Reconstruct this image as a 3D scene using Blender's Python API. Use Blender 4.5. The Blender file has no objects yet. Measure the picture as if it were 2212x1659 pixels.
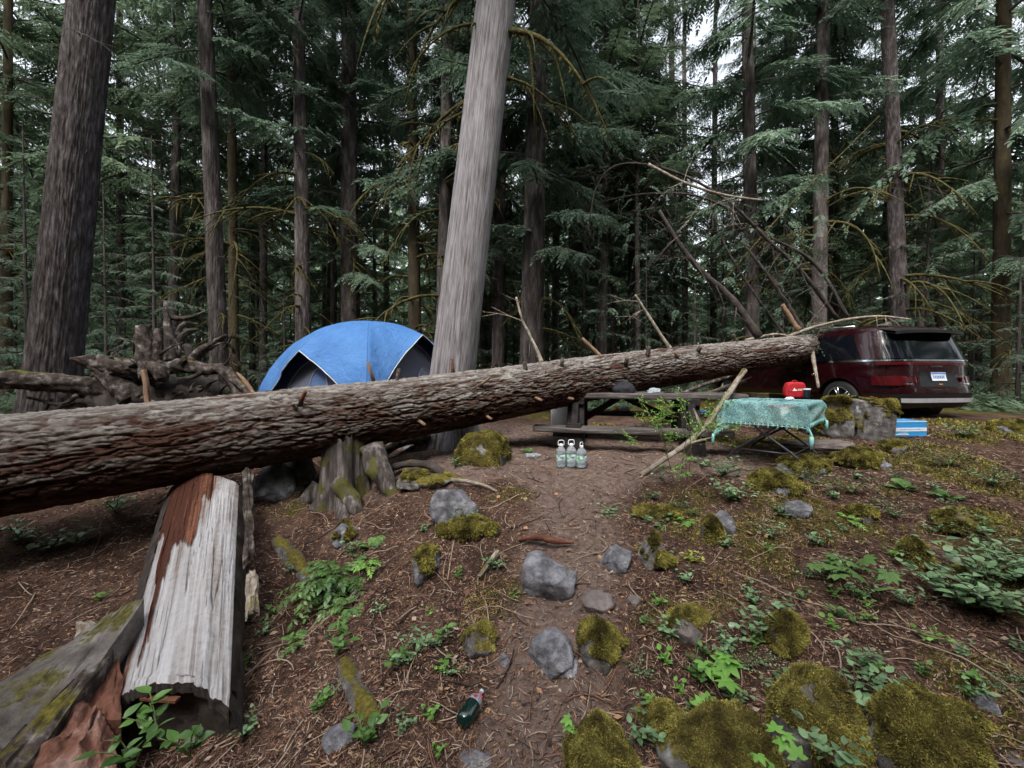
import bpy, math, random
import numpy as np
from mathutils import Vector, Matrix

# ------------------------------------------------------------------ scene, camera, sky, sun, exposure
SC = bpy.context.scene
COL = SC.collection
R = math.radians
F = 860.0                      # focal length in units of a 2212 px wide picture
CX, CY = 1106.0, 829.5
PITCH = R(1.0)
CAM = np.array([0.0, 0.0, 1.0])
cd = bpy.data.cameras.new('camera'); cam = bpy.data.objects.new('camera', cd); COL.objects.link(cam)
cam.location = CAM; cam.rotation_euler = (R(90) - PITCH, 0, 0)
cd.sensor_width = 36; cd.lens = F / 2212 * 36; cd.clip_end = 600; cd.clip_start = 0.05
SC.camera = cam
SUN_EL, SUN_AZ = R(52), R(200)
w = bpy.data.worlds.new('World'); SC.world = w; w.use_nodes = True
nt = w.node_tree; nt.nodes.clear()
sky = nt.nodes.new('ShaderNodeTexSky'); sky.sky_type = 'NISHITA'; sky.sun_disc = False
sky.sun_elevation = SUN_EL; sky.sun_rotation = SUN_AZ; sky.air_density = 1.2; sky.dust_density = 4.0
hs = nt.nodes.new('ShaderNodeHueSaturation'); hs.inputs['Saturation'].default_value = 0.30
bg = nt.nodes.new('ShaderNodeBackground'); bg.inputs['Strength'].default_value = 0.15
wo = nt.nodes.new('ShaderNodeOutputWorld')
nt.links.new(sky.outputs[0], hs.inputs['Color']); nt.links.new(hs.outputs[0], bg.inputs[0]); nt.links.new(bg.outputs[0], wo.inputs[0])
sl = bpy.data.lights.new('sun', 'SUN'); sl.energy = 0.75; sl.angle = R(14); sl.color = (1, .96, .9)
so = bpy.data.objects.new('sun', sl); COL.objects.link(so)
so.rotation_euler = (R(90) - SUN_EL, 0, R(180) - SUN_AZ)
SC.view_settings.view_transform = 'Standard'; SC.view_settings.look = 'None'
SC.view_settings.exposure = 1.7; SC.view_settings.gamma = 1
SC.view_settings.use_curve_mapping = False
SC.cycles.max_bounces = 8; SC.cycles.diffuse_bounces = 6; SC.cycles.transparent_max_bounces = 8
SC.cycles.glossy_bounces = 3

rng = np.random.default_rng(7); random.seed(7)

def ray(px, py):
    u = -(py - CY) / F; x = (px - CX) / F
    return np.array([x, math.cos(PITCH) + u * math.sin(PITCH), -math.sin(PITCH) + u * math.cos(PITCH)])
def P(px, py, Y):              # the point seen at a pixel, at depth Y
    d = ray(px, py); return CAM + d * (Y / d[1])

# ------------------------------------------------------------------ noise
def _h(i, j, k, s):
    n = (i.astype(np.int64) * 73856093) ^ (j.astype(np.int64) * 19349663) ^ (k.astype(np.int64) * 83492791) ^ (s * 2654435)
    n = (n ^ (n >> 13)) * 1274126177 & 0x7fffffff
    n = (n ^ (n >> 16)) & 0xffff
    return n / 65535.0
def vn(p, s=0):
    p = np.asarray(p, float); i = np.floor(p).astype(np.int64); f = p - i; f = f * f * (3 - 2 * f)
    r = 0
    for a in (0, 1):
        for b in (0, 1):
            for c in (0, 1):
                wgt = (f[..., 0] if a else 1 - f[..., 0]) * (f[..., 1] if b else 1 - f[..., 1]) * (f[..., 2] if c else 1 - f[..., 2])
                r = r + wgt * _h(i[..., 0] + a, i[..., 1] + b, i[..., 2] + c, s)
    return r * 2 - 1
def fbm(p, o=4, s=0):
    r = 0; a = 1; t = 0; p = np.asarray(p, float)
    for k in range(o):
        r = r + a * vn(p * 2 ** k + k * 17.3, s + k); t += a; a *= .5
    return r / t
def ss(a, b, x): t = np.clip((x - a) / (b - a), 0, 1); return t * t * (3 - 2 * t)

# ------------------------------------------------------------------ ground height
_py = np.array([-20, 0, 1.0, 1.6, 2.15, 2.9, 3.5, 4.0, 4.8, 6.5, 12, 30, 140])
_pz = np.array([-.9, -.68, -.60, -.55, -.46, -.31, -.17, -.09, 0.0, 0.02, .15, .5, 2.5])
def gz(x, y):
    x = np.asarray(x, float); y = np.asarray(y, float)
    z = np.interp(y, _py, _pz)
    z = (z + np.interp(y + .25, _py, _pz) + np.interp(y - .25, _py, _pz)) / 3
    z = z - .42 * ss(-.5, -1.9, x) * ss(5.6, 3.2, y)                 # the bank drops on the left
    z = z + .20 * ss(2.2, 4.2, x) * ss(3.6, 6.0, y) * ss(30, 14, y)
    z = z + .16 * ss(.9, 2.2, x) * ss(4.6, 3.2, y)                   # bank shoulder right of the path
    z = z - .04 * np.exp(-((x - .35 - .05 * (y - 2)) / .45) ** 2) * ss(5, 3.5, y)
    q = np.stack([x, y, np.zeros_like(x)], -1)
    amp = ss(6.5, 4.0, y) * .7 + .3
    z = z + amp * (.055 * vn(q * 1.7, 3) + .034 * vn(q * 4.3, 4) + .015 * vn(q * 11., 5)) + .12 * vn(q * .25, 9) * ss(8, 14, y)
    return z
def G(px, py, t0=.8):          # where the ray through a pixel meets the ground
    d = ray(px, py); t = np.arange(t0, 60, .01); pts = CAM + t[:, None] * d
    k = np.argmax(pts[:, 2] < gz(pts[:, 0], pts[:, 1])); return pts[k]
def on(x, y, dz=0): return np.array([x, y, float(gz(x, y)) + dz])

# ------------------------------------------------------------------ objects
def tag(o, label=None, cat=None, group=None, kind=None):
    if label: o['label'] = label
    if cat: o['category'] = cat
    if group: o['group'] = group
    if kind: o['kind'] = kind
    return o
def thing(name, label, cat, loc=(0, 0, 0), rz=0, group=None):
    o = bpy.data.objects.new(name, None); COL.objects.link(o); o.empty_display_size = .2
    o.location = loc; o.rotation_euler = (0, 0, rz)
    return tag(o, label, cat, group)
class MB:
    def __init__(s): s.v = []; s.q = []; s.t = []; s.n = 0; s.at = []; s.mi_q = []; s.mi_t = []
    def add(s, v, q=None, t=None, mi=0, at=None):
        v = np.asarray(v, float).reshape(-1, 3)
        if q is not None and len(q): q = np.asarray(q, np.int64).reshape(-1, 4) + s.n; s.q.append(q); s.mi_q.append(np.full(len(q), mi))
        if t is not None and len(t): t = np.asarray(t, np.int64).reshape(-1, 3) + s.n; s.t.append(t); s.mi_t.append(np.full(len(t), mi))
        s.v.append(v); s.n += len(v)
        s.at.append(np.zeros(len(v)) if at is None else np.broadcast_to(np.asarray(at, float), (len(v),)))
        return s
    def quads(s, arr, mi=0, at=None):      # arr (N,4,3)
        arr = np.asarray(arr); n = len(arr)
        return s.add(arr.reshape(-1, 3), q=np.arange(n * 4).reshape(-1, 4), mi=mi, at=at)
    def box(s, c, d, rot=None, mi=0, taper=1.0, bev=0):
        d = np.asarray(d) / 2.
        c8 = np.array([[x, y, z] for x in (-1, 1) for y in (-1, 1) for z in (-1, 1)], float)
        m = np.ones(8); m[[1, 3, 5, 7]] = taper
        c8 = c8 * d; c8[:, 0] *= m; c8[:, 1] *= m
        if rot is not None: c8 = c8 @ np.array(rot).T
        return s.add(c8 + np.asarray(c), q=[[0, 1, 3, 2], [4, 6, 7, 5], [0, 4, 5, 1], [2, 3, 7, 6], [0, 2, 6, 4], [1, 5, 7, 3]], mi=mi)
    def beam(s, a, b, wd, th, mi=0, up=(0, 0, 1)):   # box from a to b
        a = np.asarray(a, float); b = np.asarray(b, float); x = b - a; L = np.linalg.norm(x); x = x / L
        u = np.asarray(up, float); y = np.cross(u, x); y /= np.linalg.norm(y); z = np.cross(x, y)
        return s.box((a + b) / 2, (L, wd, th), np.stack([x, y, z], 1), mi)
    def tube(s, pts, rad, sides=8, mi=0, cap=True, noise=0, ridge=0, nf=6, seed=0, close=False, at=None, flat=1.0):
        pts = np.asarray(pts, float); n = len(pts); rad = np.broadcast_to(np.asarray(rad, float), (n,))
        T = np.gradient(pts, axis=0); T /= np.linalg.norm(T, axis=1)[:, None] + 1e-9
        N = np.zeros_like(T); a = np.array([0, 0, 1.]) if abs(T[0, 2]) < .9 else np.array([1., 0, 0])
        for i in range(n):
            a = a - T[i] * np.dot(a, T[i]); a = a / (np.linalg.norm(a) + 1e-9); N[i] = a
        B = np.cross(T, N); th = np.arange(sides) * 2 * math.pi / sides
        r = np.repeat(rad[:, None], sides, 1)
        V = pts[:, None] + (np.cos(th)[None, :, None] * N[:, None] * flat + np.sin(th)[None, :, None] * B[:, None]) * r[..., None]
        if noise:
            Dn = (V - pts[:, None]); k = 1 + noise * fbm(V * nf, 3, seed)
            if ridge:
                sl = np.r_[0, np.cumsum(np.linalg.norm(np.diff(pts, axis=0), axis=1))]; tw = sl * 1.3
                qq = np.stack([np.cos(th[None] + tw[:, None]) * 3.2, np.sin(th[None] + tw[:, None]) * 3.2, np.repeat(sl[:, None] * 1.0, sides, 1) + seed], -1)
                k = k + ridge * (1 - 2.4 * np.abs(fbm(qq, 4, seed + 4))) * .6
            V = pts[:, None] + Dn * np.maximum(k, .15)[..., None]
        i, j = np.meshgrid(np.arange(n - 1), np.arange(sides), indexing='ij'); j2 = (j + 1) % sides
        q = np.stack([i * sides + j, i * sides + j2, (i + 1) * sides + j2, (i + 1) * sides + j], -1).reshape(-1, 4)
        V = V.reshape(-1, 3); t = None
        if cap:
            V = np.vstack([V, pts[:1], pts[-1:]]); k = n * sides; jj = np.arange(sides); t = np.vstack([
                np.stack([np.full(sides, k), (jj + 1) % sides, jj], 1),
                np.stack([np.full(sides, k + 1), (n - 1) * sides + jj, (n - 1) * sides + (jj + 1) % sides], 1)])
        return s.add(V, q=q, t=t, mi=mi, at=at)
    def lathe(s, prof, sides=16, c=(0, 0, 0), mi=0, M=None):
        pr = np.asarray(prof, float); th = np.arange(sides) * 2 * math.pi / sides
        V = np.stack([pr[:, 0:1] * np.cos(th), pr[:, 0:1] * np.sin(th), np.repeat(pr[:, 1:2], sides, 1)], -1)
        n = len(pr); i, j = np.meshgrid(np.arange(n - 1), np.arange(sides), indexing='ij'); j2 = (j + 1) % sides
        q = np.stack([i * sides + j, i * sides + j2, (i + 1) * sides + j2, (i + 1) * sides + j], -1).reshape(-1, 4)
        V = V.reshape(-1, 3)
        if M is not None: V = V @ np.asarray(M).T
        return s.add(V + np.asarray(c), q=q, mi=mi)
    def grid(s, V, mi=0, at=None, flip=False, wrap=False):   # V (n,m,3)
        V = np.asarray(V); n, m = V.shape[:2]; mm = m if wrap else m - 1
        i, j = np.meshgrid(np.arange(n - 1), np.arange(mm), indexing='ij'); j2 = (j + 1) % m
        q = np.stack([i * m + j, i * m + j2, (i + 1) * m + j2, (i + 1) * m + j], -1).reshape(-1, 4)
        if flip: q = q[:, ::-1]
        return s.add(V.reshape(-1, 3), q=q, mi=mi, at=None if at is None else np.asarray(at).reshape(-1))
    def arrays(s): return np.vstack(s.v)
    def mesh(s, name, mats, origin=(0, 0, 0), smooth=True, M=None, attr=False):
        me = bpy.data.meshes.new(name); V = np.vstack(s.v) - np.asarray(origin)
        if M is not None: V = V @ np.asarray(M).T
        Q = np.vstack(s.q) if s.q else np.zeros((0, 4), int); T = np.vstack(s.t) if s.t else np.zeros((0, 3), int)
        me.vertices.add(len(V)); me.vertices.foreach_set('co', V.astype(np.float32).ravel())
        li = np.concatenate([Q.ravel(), T.ravel()]).astype(np.int32)
        me.loops.add(len(li)); me.loops.foreach_set('vertex_index', li)
        st = np.concatenate([np.arange(len(Q)) * 4, len(Q) * 4 + np.arange(len(T)) * 3]).astype(np.int32)
        me.polygons.add(len(st)); me.polygons.foreach_set('loop_start', st)
        if isinstance(mats, (list, tuple)):
            for m in mats: me.materials.append(m)
            mi = np.concatenate([np.concatenate(s.mi_q) if s.mi_q else np.zeros(0), np.concatenate(s.mi_t) if s.mi_t else np.zeros(0)]).astype(np.int32)
            me.polygons.foreach_set('material_index', mi)
        else: me.materials.append(mats)
        me.polygons.foreach_set('use_smooth', np.full(len(st), bool(smooth)))
        if attr:
            a = me.attributes.new('h', 'FLOAT', 'POINT'); a.data.foreach_set('value', np.concatenate(s.at).astype(np.float32))
        me.update(calc_edges=True); me.validate(); return me
    def obj(s, name, mats, parent=None, loc=(0, 0, 0), origin=(0, 0, 0), smooth=True, attr=False, auto=None):
        o = bpy.data.objects.new(name, s.mesh(name, mats, origin, smooth, attr=attr)); COL.objects.link(o)
        o.location = loc
        if parent is not None: o.parent = parent
        if auto:
            try: o.data.set_sharp_from_angle(angle=R(auto))
            except Exception: pass
        return o
def link(name, me, parent=None, loc=(0, 0, 0), rz=0, sc=1, rot=None):
    o = bpy.data.objects.new(name, me); COL.objects.link(o); o.location = loc
    o.rotation_euler = rot if rot is not None else (0, 0, rz); o.scale = (sc, sc, sc) if np.isscalar(sc) else sc
    if parent is not None: o.parent = parent
    return o
def bevel(o, wd=.01, seg=2):
    m = o.modifiers.new('bevel', 'BEVEL'); m.width = wd; m.segments = seg; m.limit_method = 'ANGLE'; m.angle_limit = R(40)
def smoothpath(pts, n):
    pts = np.asarray(pts, float); k = len(pts); t = np.linspace(0, k - 1, n); out = []
    pp = np.vstack([2 * pts[0] - pts[1], pts, 2 * pts[-1] - pts[-2]])
    for x in t:
        i = min(int(x), k - 2); f = x - i; a, b, c, d = pp[i:i + 4]
        out.append(.5 * ((2 * b) + (-a + c) * f + (2 * a - 5 * b + 4 * c - d) * f * f + (-a + 3 * b - 3 * c + d) * f ** 3))
    return np.array(out)
def rotz(a): return np.array([[math.cos(a), -math.sin(a), 0], [math.sin(a), math.cos(a), 0], [0, 0, 1]])
def rotx(a): return np.array([[1, 0, 0], [0, math.cos(a), -math.sin(a)], [0, math.sin(a), math.cos(a)]])
def roty(a): return np.array([[math.cos(a), 0, math.sin(a)], [0, 1, 0], [-math.sin(a), 0, math.cos(a)]])

# ------------------------------------------------------------------ materials
def nodes(name):
    m = bpy.data.materials.new(name); m.use_nodes = True; n = m.node_tree; b = n.nodes['Principled BSDF']; return m, n, b
def N(n, t, **kw):
    x = n.nodes.new(t)
    for k, v in kw.items():
        if k in x.inputs: x.inputs[k].default_value = v
        else: setattr(x, k, v)
    return x
def ramp(n, stops):
    r = n.nodes.new('ShaderNodeValToRGB'); e = r.color_ramp.elements
    e[0].position = stops[0][0]; e[0].color = (*stops[0][1], 1); e[1].position = stops[-1][0]; e[1].color = (*stops[-1][1], 1)
    for p, c in stops[1:-1]: x = e.new(p); x.color = (*c, 1)
    return r
def pmat(name, stops, scale=(1, 1, 1), ns=5, detail=7, rough=.85, bump=.4, bs=None, dist=.02, bscale=None, attr=False, spec=.3, metal=0, rnd=0, moss=None, mosslo=.45, mossamt=.5, patch=None, coat=0):
    """noise-driven colour + bump in the object's own coordinates; moss=(r,g,b) grows where the surface faces up"""
    m, n, b = nodes(name); L = n.links.new
    tc = N(n, 'ShaderNodeTexCoord'); mp = N(n, 'ShaderNodeMapping'); mp.inputs['Scale'].default_value = scale
    L(tc.outputs['Object'], mp.inputs[0])
    nz = N(n, 'ShaderNodeTexNoise', Scale=ns, Detail=detail, Roughness=.65); L(mp.outputs[0], nz.inputs[0])
    rp = ramp(n, stops)
    if attr:
        at = N(n, 'ShaderNodeAttribute', attribute_name='h'); mx = N(n, 'ShaderNodeMath', operation='MULTIPLY_ADD')
        L(nz.outputs[0], mx.inputs[0]); mx.inputs[1].default_value = .5; L(at.outputs['Fac'], mx.inputs[2]); L(mx.outputs[0], rp.inputs[0])
    else: L(nz.outputs[0], rp.inputs[0])
    col = rp.outputs[0]
    if rnd:
        oi = N(n, 'ShaderNodeObjectInfo'); hv = N(n, 'ShaderNodeHueSaturation'); mr = N(n, 'ShaderNodeMapRange')
        L(oi.outputs['Random'], mr.inputs[0]); mr.inputs[3].default_value = 1 - rnd; mr.inputs[4].default_value = 1 + rnd
        L(mr.outputs[0], hv.inputs['Value']); L(col, hv.inputs['Color']); col = hv.outputs[0]
    if patch:                                                       # lichen or rot patches with their own outline
        pc, ps, pt = patch; n3 = N(n, 'ShaderNodeTexNoise', Scale=ps, Detail=5, Roughness=.6); L(tc.outputs['Object'], n3.inputs[0])
        r3 = ramp(n, [(pt, (0, 0, 0)), (pt + .03, (1, 1, 1))]); L(n3.outputs[0], r3.inputs[0])
        mx3 = N(n, 'ShaderNodeMixRGB'); L(r3.outputs[0], mx3.inputs[0]); L(col, mx3.inputs[1]); mx3.inputs[2].default_value = (*pc, 1); col = mx3.outputs[0]
    if moss:
        ge = N(n, 'ShaderNodeNewGeometry'); sp = N(n, 'ShaderNodeSeparateXYZ'); L(ge.outputs['Normal'], sp.inputs[0])
        n2 = N(n, 'ShaderNodeTexNoise', Scale=3.5, Detail=6, Roughness=.7); L(tc.outputs['Object'], n2.inputs[0])
        a = N(n, 'ShaderNodeMath', operation='MULTIPLY_ADD'); L(sp.outputs[2], a.inputs[0]); a.inputs[1].default_value = .35; L(n2.outputs[0], a.inputs[2])
        r2 = ramp(n, [(mosslo, (0, 0, 0)), (min(mosslo + .08, 1), (1, 1, 1))]); L(a.outputs[0], r2.inputs[0])
        n4 = N(n, 'ShaderNodeTexNoise', Scale=40, Detail=4); L(tc.outputs['Object'], n4.inputs[0])
        mc = ramp(n, [(.3, tuple(c * .45 for c in moss)), (.7, tuple(c * 1.5 for c in moss))]); L(n4.outputs[0], mc.inputs[0])
        mx2 = N(n, 'ShaderNodeMixRGB'); L(r2.outputs[0], mx2.inputs[0]); L(col, mx2.inputs[1]); L(mc.outputs[0], mx2.inputs[2]); col = mx2.outputs[0]
    L(col, b.inputs['Base Color'])
    b.inputs['Roughness'].default_value = rough; b.inputs['Metallic'].default_value = metal
    b.inputs['Specular IOR Level'].default_value = spec; b.inputs['Coat Weight'].default_value = coat
    if bump:
        mp2 = N(n, 'ShaderNodeMapping'); mp2.inputs['Scale'].default_value = bscale or scale; L(tc.outputs['Object'], mp2.inputs[0])
        nb = N(n, 'ShaderNodeTexNoise', Scale=bs or ns * 3, Detail=8, Roughness=.7); L(mp2.outputs[0], nb.inputs[0])
        bp = N(n, 'ShaderNodeBump', Strength=bump, Distance=dist); L(nb.outputs[0], bp.inputs['Height']); L(bp.outputs[0], b.inputs['Normal'])
    return m
def plain(name, c, rough=.5, metal=0, coat=0, spec=.5, trans=0, ior=1.45, var=.12):
    m = pmat(name, [(.3, tuple(x * (1 - var) for x in c)), (.7, tuple(min(1, x * (1 + var)) for x in c))], ns=7, rough=rough, metal=metal, spec=spec, bump=.06, bs=60, dist=.003, coat=coat)
    b = m.node_tree.nodes['Principled BSDF']; b.inputs['Transmission Weight'].default_value = trans; b.inputs['IOR'].default_value = ior
    return m
def leafmat(name, c1, c2, rough=.5, trans=.3, spec=.3, ns=3.0, rnd=.25):
    m, n, b = nodes(name); L = n.links.new
    tc = N(n, 'ShaderNodeTexCoord'); nz = N(n, 'ShaderNodeTexNoise', Scale=ns, Detail=3); L(tc.outputs['Object'], nz.inputs[0])
    rp = ramp(n, [(.35, c1), (.65, c2)]); L(nz.outputs[0], rp.inputs[0])
    at = N(n, 'ShaderNodeAttribute', attribute_name='h'); oi = N(n, 'ShaderNodeObjectInfo')
    ad = N(n, 'ShaderNodeMath', operation='ADD'); L(at.outputs['Fac'], ad.inputs[0])
    mr = N(n, 'ShaderNodeMapRange'); L(oi.outputs['Random'], mr.inputs[0]); mr.inputs[3].default_value = 1 - rnd; mr.inputs[4].default_value = 1 + rnd
    L(mr.outputs[0], ad.inputs[1])
    hv = N(n, 'ShaderNodeHueSaturation'); L(rp.outputs[0], hv.inputs['Color']); L(ad.outputs[0], hv.inputs['Value'])
    L(hv.outputs[0], b.inputs['Base Color']); b.inputs['Roughness'].default_value = rough; b.inputs['Specular IOR Level'].default_value = spec
    tr = N(n, 'ShaderNodeBsdfTranslucent'); L(hv.outputs[0], tr.inputs[0]); mx = N(n, 'ShaderNodeMixShader'); mx.inputs[0].default_value = trans
    L(b.outputs[0], mx.inputs[1]); L(tr.outputs[0], mx.inputs[2]); L(mx.outputs[0], n.nodes['Material Output'].inputs[0])
    return m
MOSS = (.10, .085, .018)
M = dict(
    bark_dark=pmat('bark_dark', [(.3, (.022, .018, .017)), (.5, (.075, .063, .06)), (.72, (.19, .17, .165))], scale=(1, 1, .22), ns=9, bump=.9, bs=14, dist=.05, rnd=.3, spec=.1),
    bark_far=pmat('bark_far', [(.3, (.03, .025, .024)), (.7, (.11, .095, .09))], scale=(1, 1, .25), ns=5, bump=.6, bs=9, dist=.05, rnd=.35, spec=.1),
    bark_moss=pmat('bark_moss', [(.3, (.03, .025, .018)), (.55, (.07, .055, .035)), (.75, (.10, .09, .03))], scale=(1, 1, .3), ns=7, bump=.9, bs=14, dist=.05, rnd=.25, spec=.1),
    bark_big=pmat('bark_big', [(.30, (.025, .020, .020)), (.5, (.075, .063, .062)), (.72, (.19, .17, .175))], scale=(1, 1, .28), ns=16, bump=.9, bs=16, dist=.04, spec=.1),
    bark_cedar=pmat('bark_cedar', [(.08, (.042, .031, .029)), (.28, (.13, .115, .115)), (.50, (.27, .255, .27)), (.85, (.48, .47, .50))], scale=(1, 1, .17), ns=26, bump=.9, bs=40, dist=.02, attr=True, spec=.1),
    bark_log=pmat('bark_log', [(.08, (.009, .006, .005)), (.26, (.050, .024, .018)), (.42, (.085, .045, .034)), (.52, (.105, .078, .066)), (.70, (.17, .145, .132)), (1.0, (.40, .40, .375))], scale=(.4, 1, 1), ns=16, bump=.8, bs=30, dist=.03, attr=True, spec=.1),
    bark_red=pmat('bark_red', [(.3, (.05, .018, .012)), (.7, (.20, .085, .055))], ns=9, bump=.7, bs=20, dist=.03),
    dead=pmat('dead_wood', [(.34, (.016, .012, .011)), (.52, (.068, .053, .046)), (.63, (.19, .17, .16)), (.76, (.50, .48, .48))], scale=(1, 1, 1), ns=11, bump=.7, bs=26, dist=.02, moss=MOSS, mosslo=.82, spec=.15),
    dead_dark=pmat('dead_wood_dark', [(.3, (.018, .014, .012)), (.6, (.07, .056, .05)), (.8, (.2, .18, .17))], ns=6, bump=.8, bs=22, dist=.03, moss=MOSS, mosslo=.86),
    twig=pmat('twig_wood', [(.3, (.10, .08, .062)), (.52, (.26, .22, .18)), (.7, (.44, .40, .34))], ns=14, bump=.5, bs=40, dist=.01, moss=MOSS, mosslo=.8),
    twig_dark=pmat('twig_dark', [(.3, (.025, .02, .018)), (.7, (.10, .085, .075))], ns=14, bump=.5, bs=40, dist=.01, moss=MOSS, mosslo=.78),
    splinter=pmat('splintered_wood', [(.3, (.11, .06, .038)), (.7, (.32, .21, .14))], ns=20, scale=(1, 1, .2), bump=.5, bs=40, dist=.01),
    silver=pmat('silver_wood', [(.05, (.06, .022, .014)), (.3, (.20, .085, .05)), (.37, (.20, .17, .155)), (.6, (.33, .315, .32)), (.95, (.48, .475, .50))], scale=(1, 1, .05), ns=30, bump=.6, bs=34, dist=.02, attr=True, spec=.15),
    mossbr=pmat('moss_on_branch', [(.3, (.035, .030, .016)), (.55, (.095, .085, .035)), (.75, (.19, .175, .075))], ns=16, bump=1, bs=50, dist=.03, spec=.05),
    moss=leafmat('moss', (.075, .062, .022), (.37, .33, .09), rough=.9, trans=.15, spec=.05, ns=9, rnd=.12),
    mossbase=pmat('moss_base', [(.3, (.05, .036, .018)), (.5, (.13, .105, .032)), (.72, (.27, .23, .07))], ns=11, bump=1, bs=70, dist=.03, spec=.05, patch=((.26, .26, .29), 2.6, .66)),
    rock=pmat('rock', [(.30, (.05, .046, .048)), (.48, (.17, .17, .19)), (.66, (.36, .36, .40))], ns=9, bump=1.0, bs=26, dist=.03, moss=MOSS, mosslo=.86, patch=((.44, .46, .47), 5.5, .64), spec=.25, rnd=.12),
    rock_moss=pmat('rock_mossy', [(.30, (.035, .03, .024)), (.5, (.13, .12, .115)), (.68, (.32, .315, .33))], ns=9, bump=1.0, bs=22, dist=.03, moss=(.13, .105, .018), mosslo=.72, patch=((.44, .46, .47), 5, .66), rnd=.12),
    rock_brown=pmat('rock_brown', [(.25, (.06, .045, .042)), (.5, (.15, .125, .12)), (.8, (.28, .25, .25))], ns=8, bump=.6, bs=22, dist=.03, moss=MOSS, mosslo=.9, rnd=.12),
    leaf_bg=leafmat('conifer_foliage', (.068, .112, .072), (.155, .220, .155), rough=.6, trans=.4, spec=.2, ns=.6, rnd=.30),
    leaf_far=leafmat('far_foliage', (.078, .125, .074), (.165, .225, .140), rough=.7, trans=.4, spec=.1, ns=.3, rnd=.35),
    leaf_salal=leafmat('salal_leaf', (.10, .19, .08), (.21, .31, .17), rough=.38, trans=.2, spec=.5, ns=4, rnd=.2),
    leaf_dark=leafmat('dark_leaf', (.055, .13, .03), (.13, .24, .065), rough=.35, trans=.25, spec=.5, ns=4, rnd=.2),
    leaf_bright=leafmat('bright_leaf', (.14, .32, .06), (.24, .44, .10), rough=.5, trans=.35, spec=.3, ns=4, rnd=.15),
    leaf_yel=leafmat('yellow_leaf', (.25, .28, .05), (.40, .40, .09), rough=.5, trans=.35, spec=.3, ns=4, rnd=.15),
    leaf_fern=leafmat('fern_leaf', (.09, .18, .05), (.17, .29, .09), rough=.55, trans=.35, spec=.25, ns=4, rnd=.2),
)
# ------------------------------------------------------------------ ground
def axis(lo, hi, flo, fhi, st):
    a = list(np.arange(flo, fhi, st)); x = flo; s = st
    left = []
    while x > lo: s *= 1.12; x -= s; left.append(x)
    x = fhi; s = st; right = []
    while x < hi: right.append(x); s *= 1.12; x += s
    return np.array(left[::-1] + a + right)
gx = axis(-140, 140, -3.2, 4.2, .028); gy = axis(-25, 150, .9, 4.8, .028)
XX, YY = np.meshgrid(gx, gy)
ZZ = gz(XX, YY)
q = np.stack([XX, YY, XX * 0], -1)
def pathm(x, y):
    c = .08 + .52 * ss(1.4, 3.0, y) + .15 * np.sin(y * 1.7); return np.clip(np.exp(-((x - c) / (.26 + .10 * y * .4)) ** 2) * ss(5.2, 4.0, y) + ss(3.7, 4.4, y) * ss(9, 6.5, y) * ss(-2.3, -.6, x) * ss(3.6, 2.4, x), 0, 1)
fine = ss(9, 3, np.hypot(XX, YY))
ZZ = ZZ + fine * (.006 * vn(q * 26, 21) + .004 * vn(q * 55, 22))
m_path = pathm(XX, YY)
mossv = fbm(q * 1.3, 4, 31) + .15 * ss(.8, 2.2, XX) + .25 * ss(7, 10, YY) - .7 * m_path - .25 * ss(-.4, -1.2, XX) * ss(5, 3, YY)
gm = MB(); gm.grid(np.stack([XX, YY, ZZ], -1), at=np.clip(mossv, -1, 1))
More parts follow.
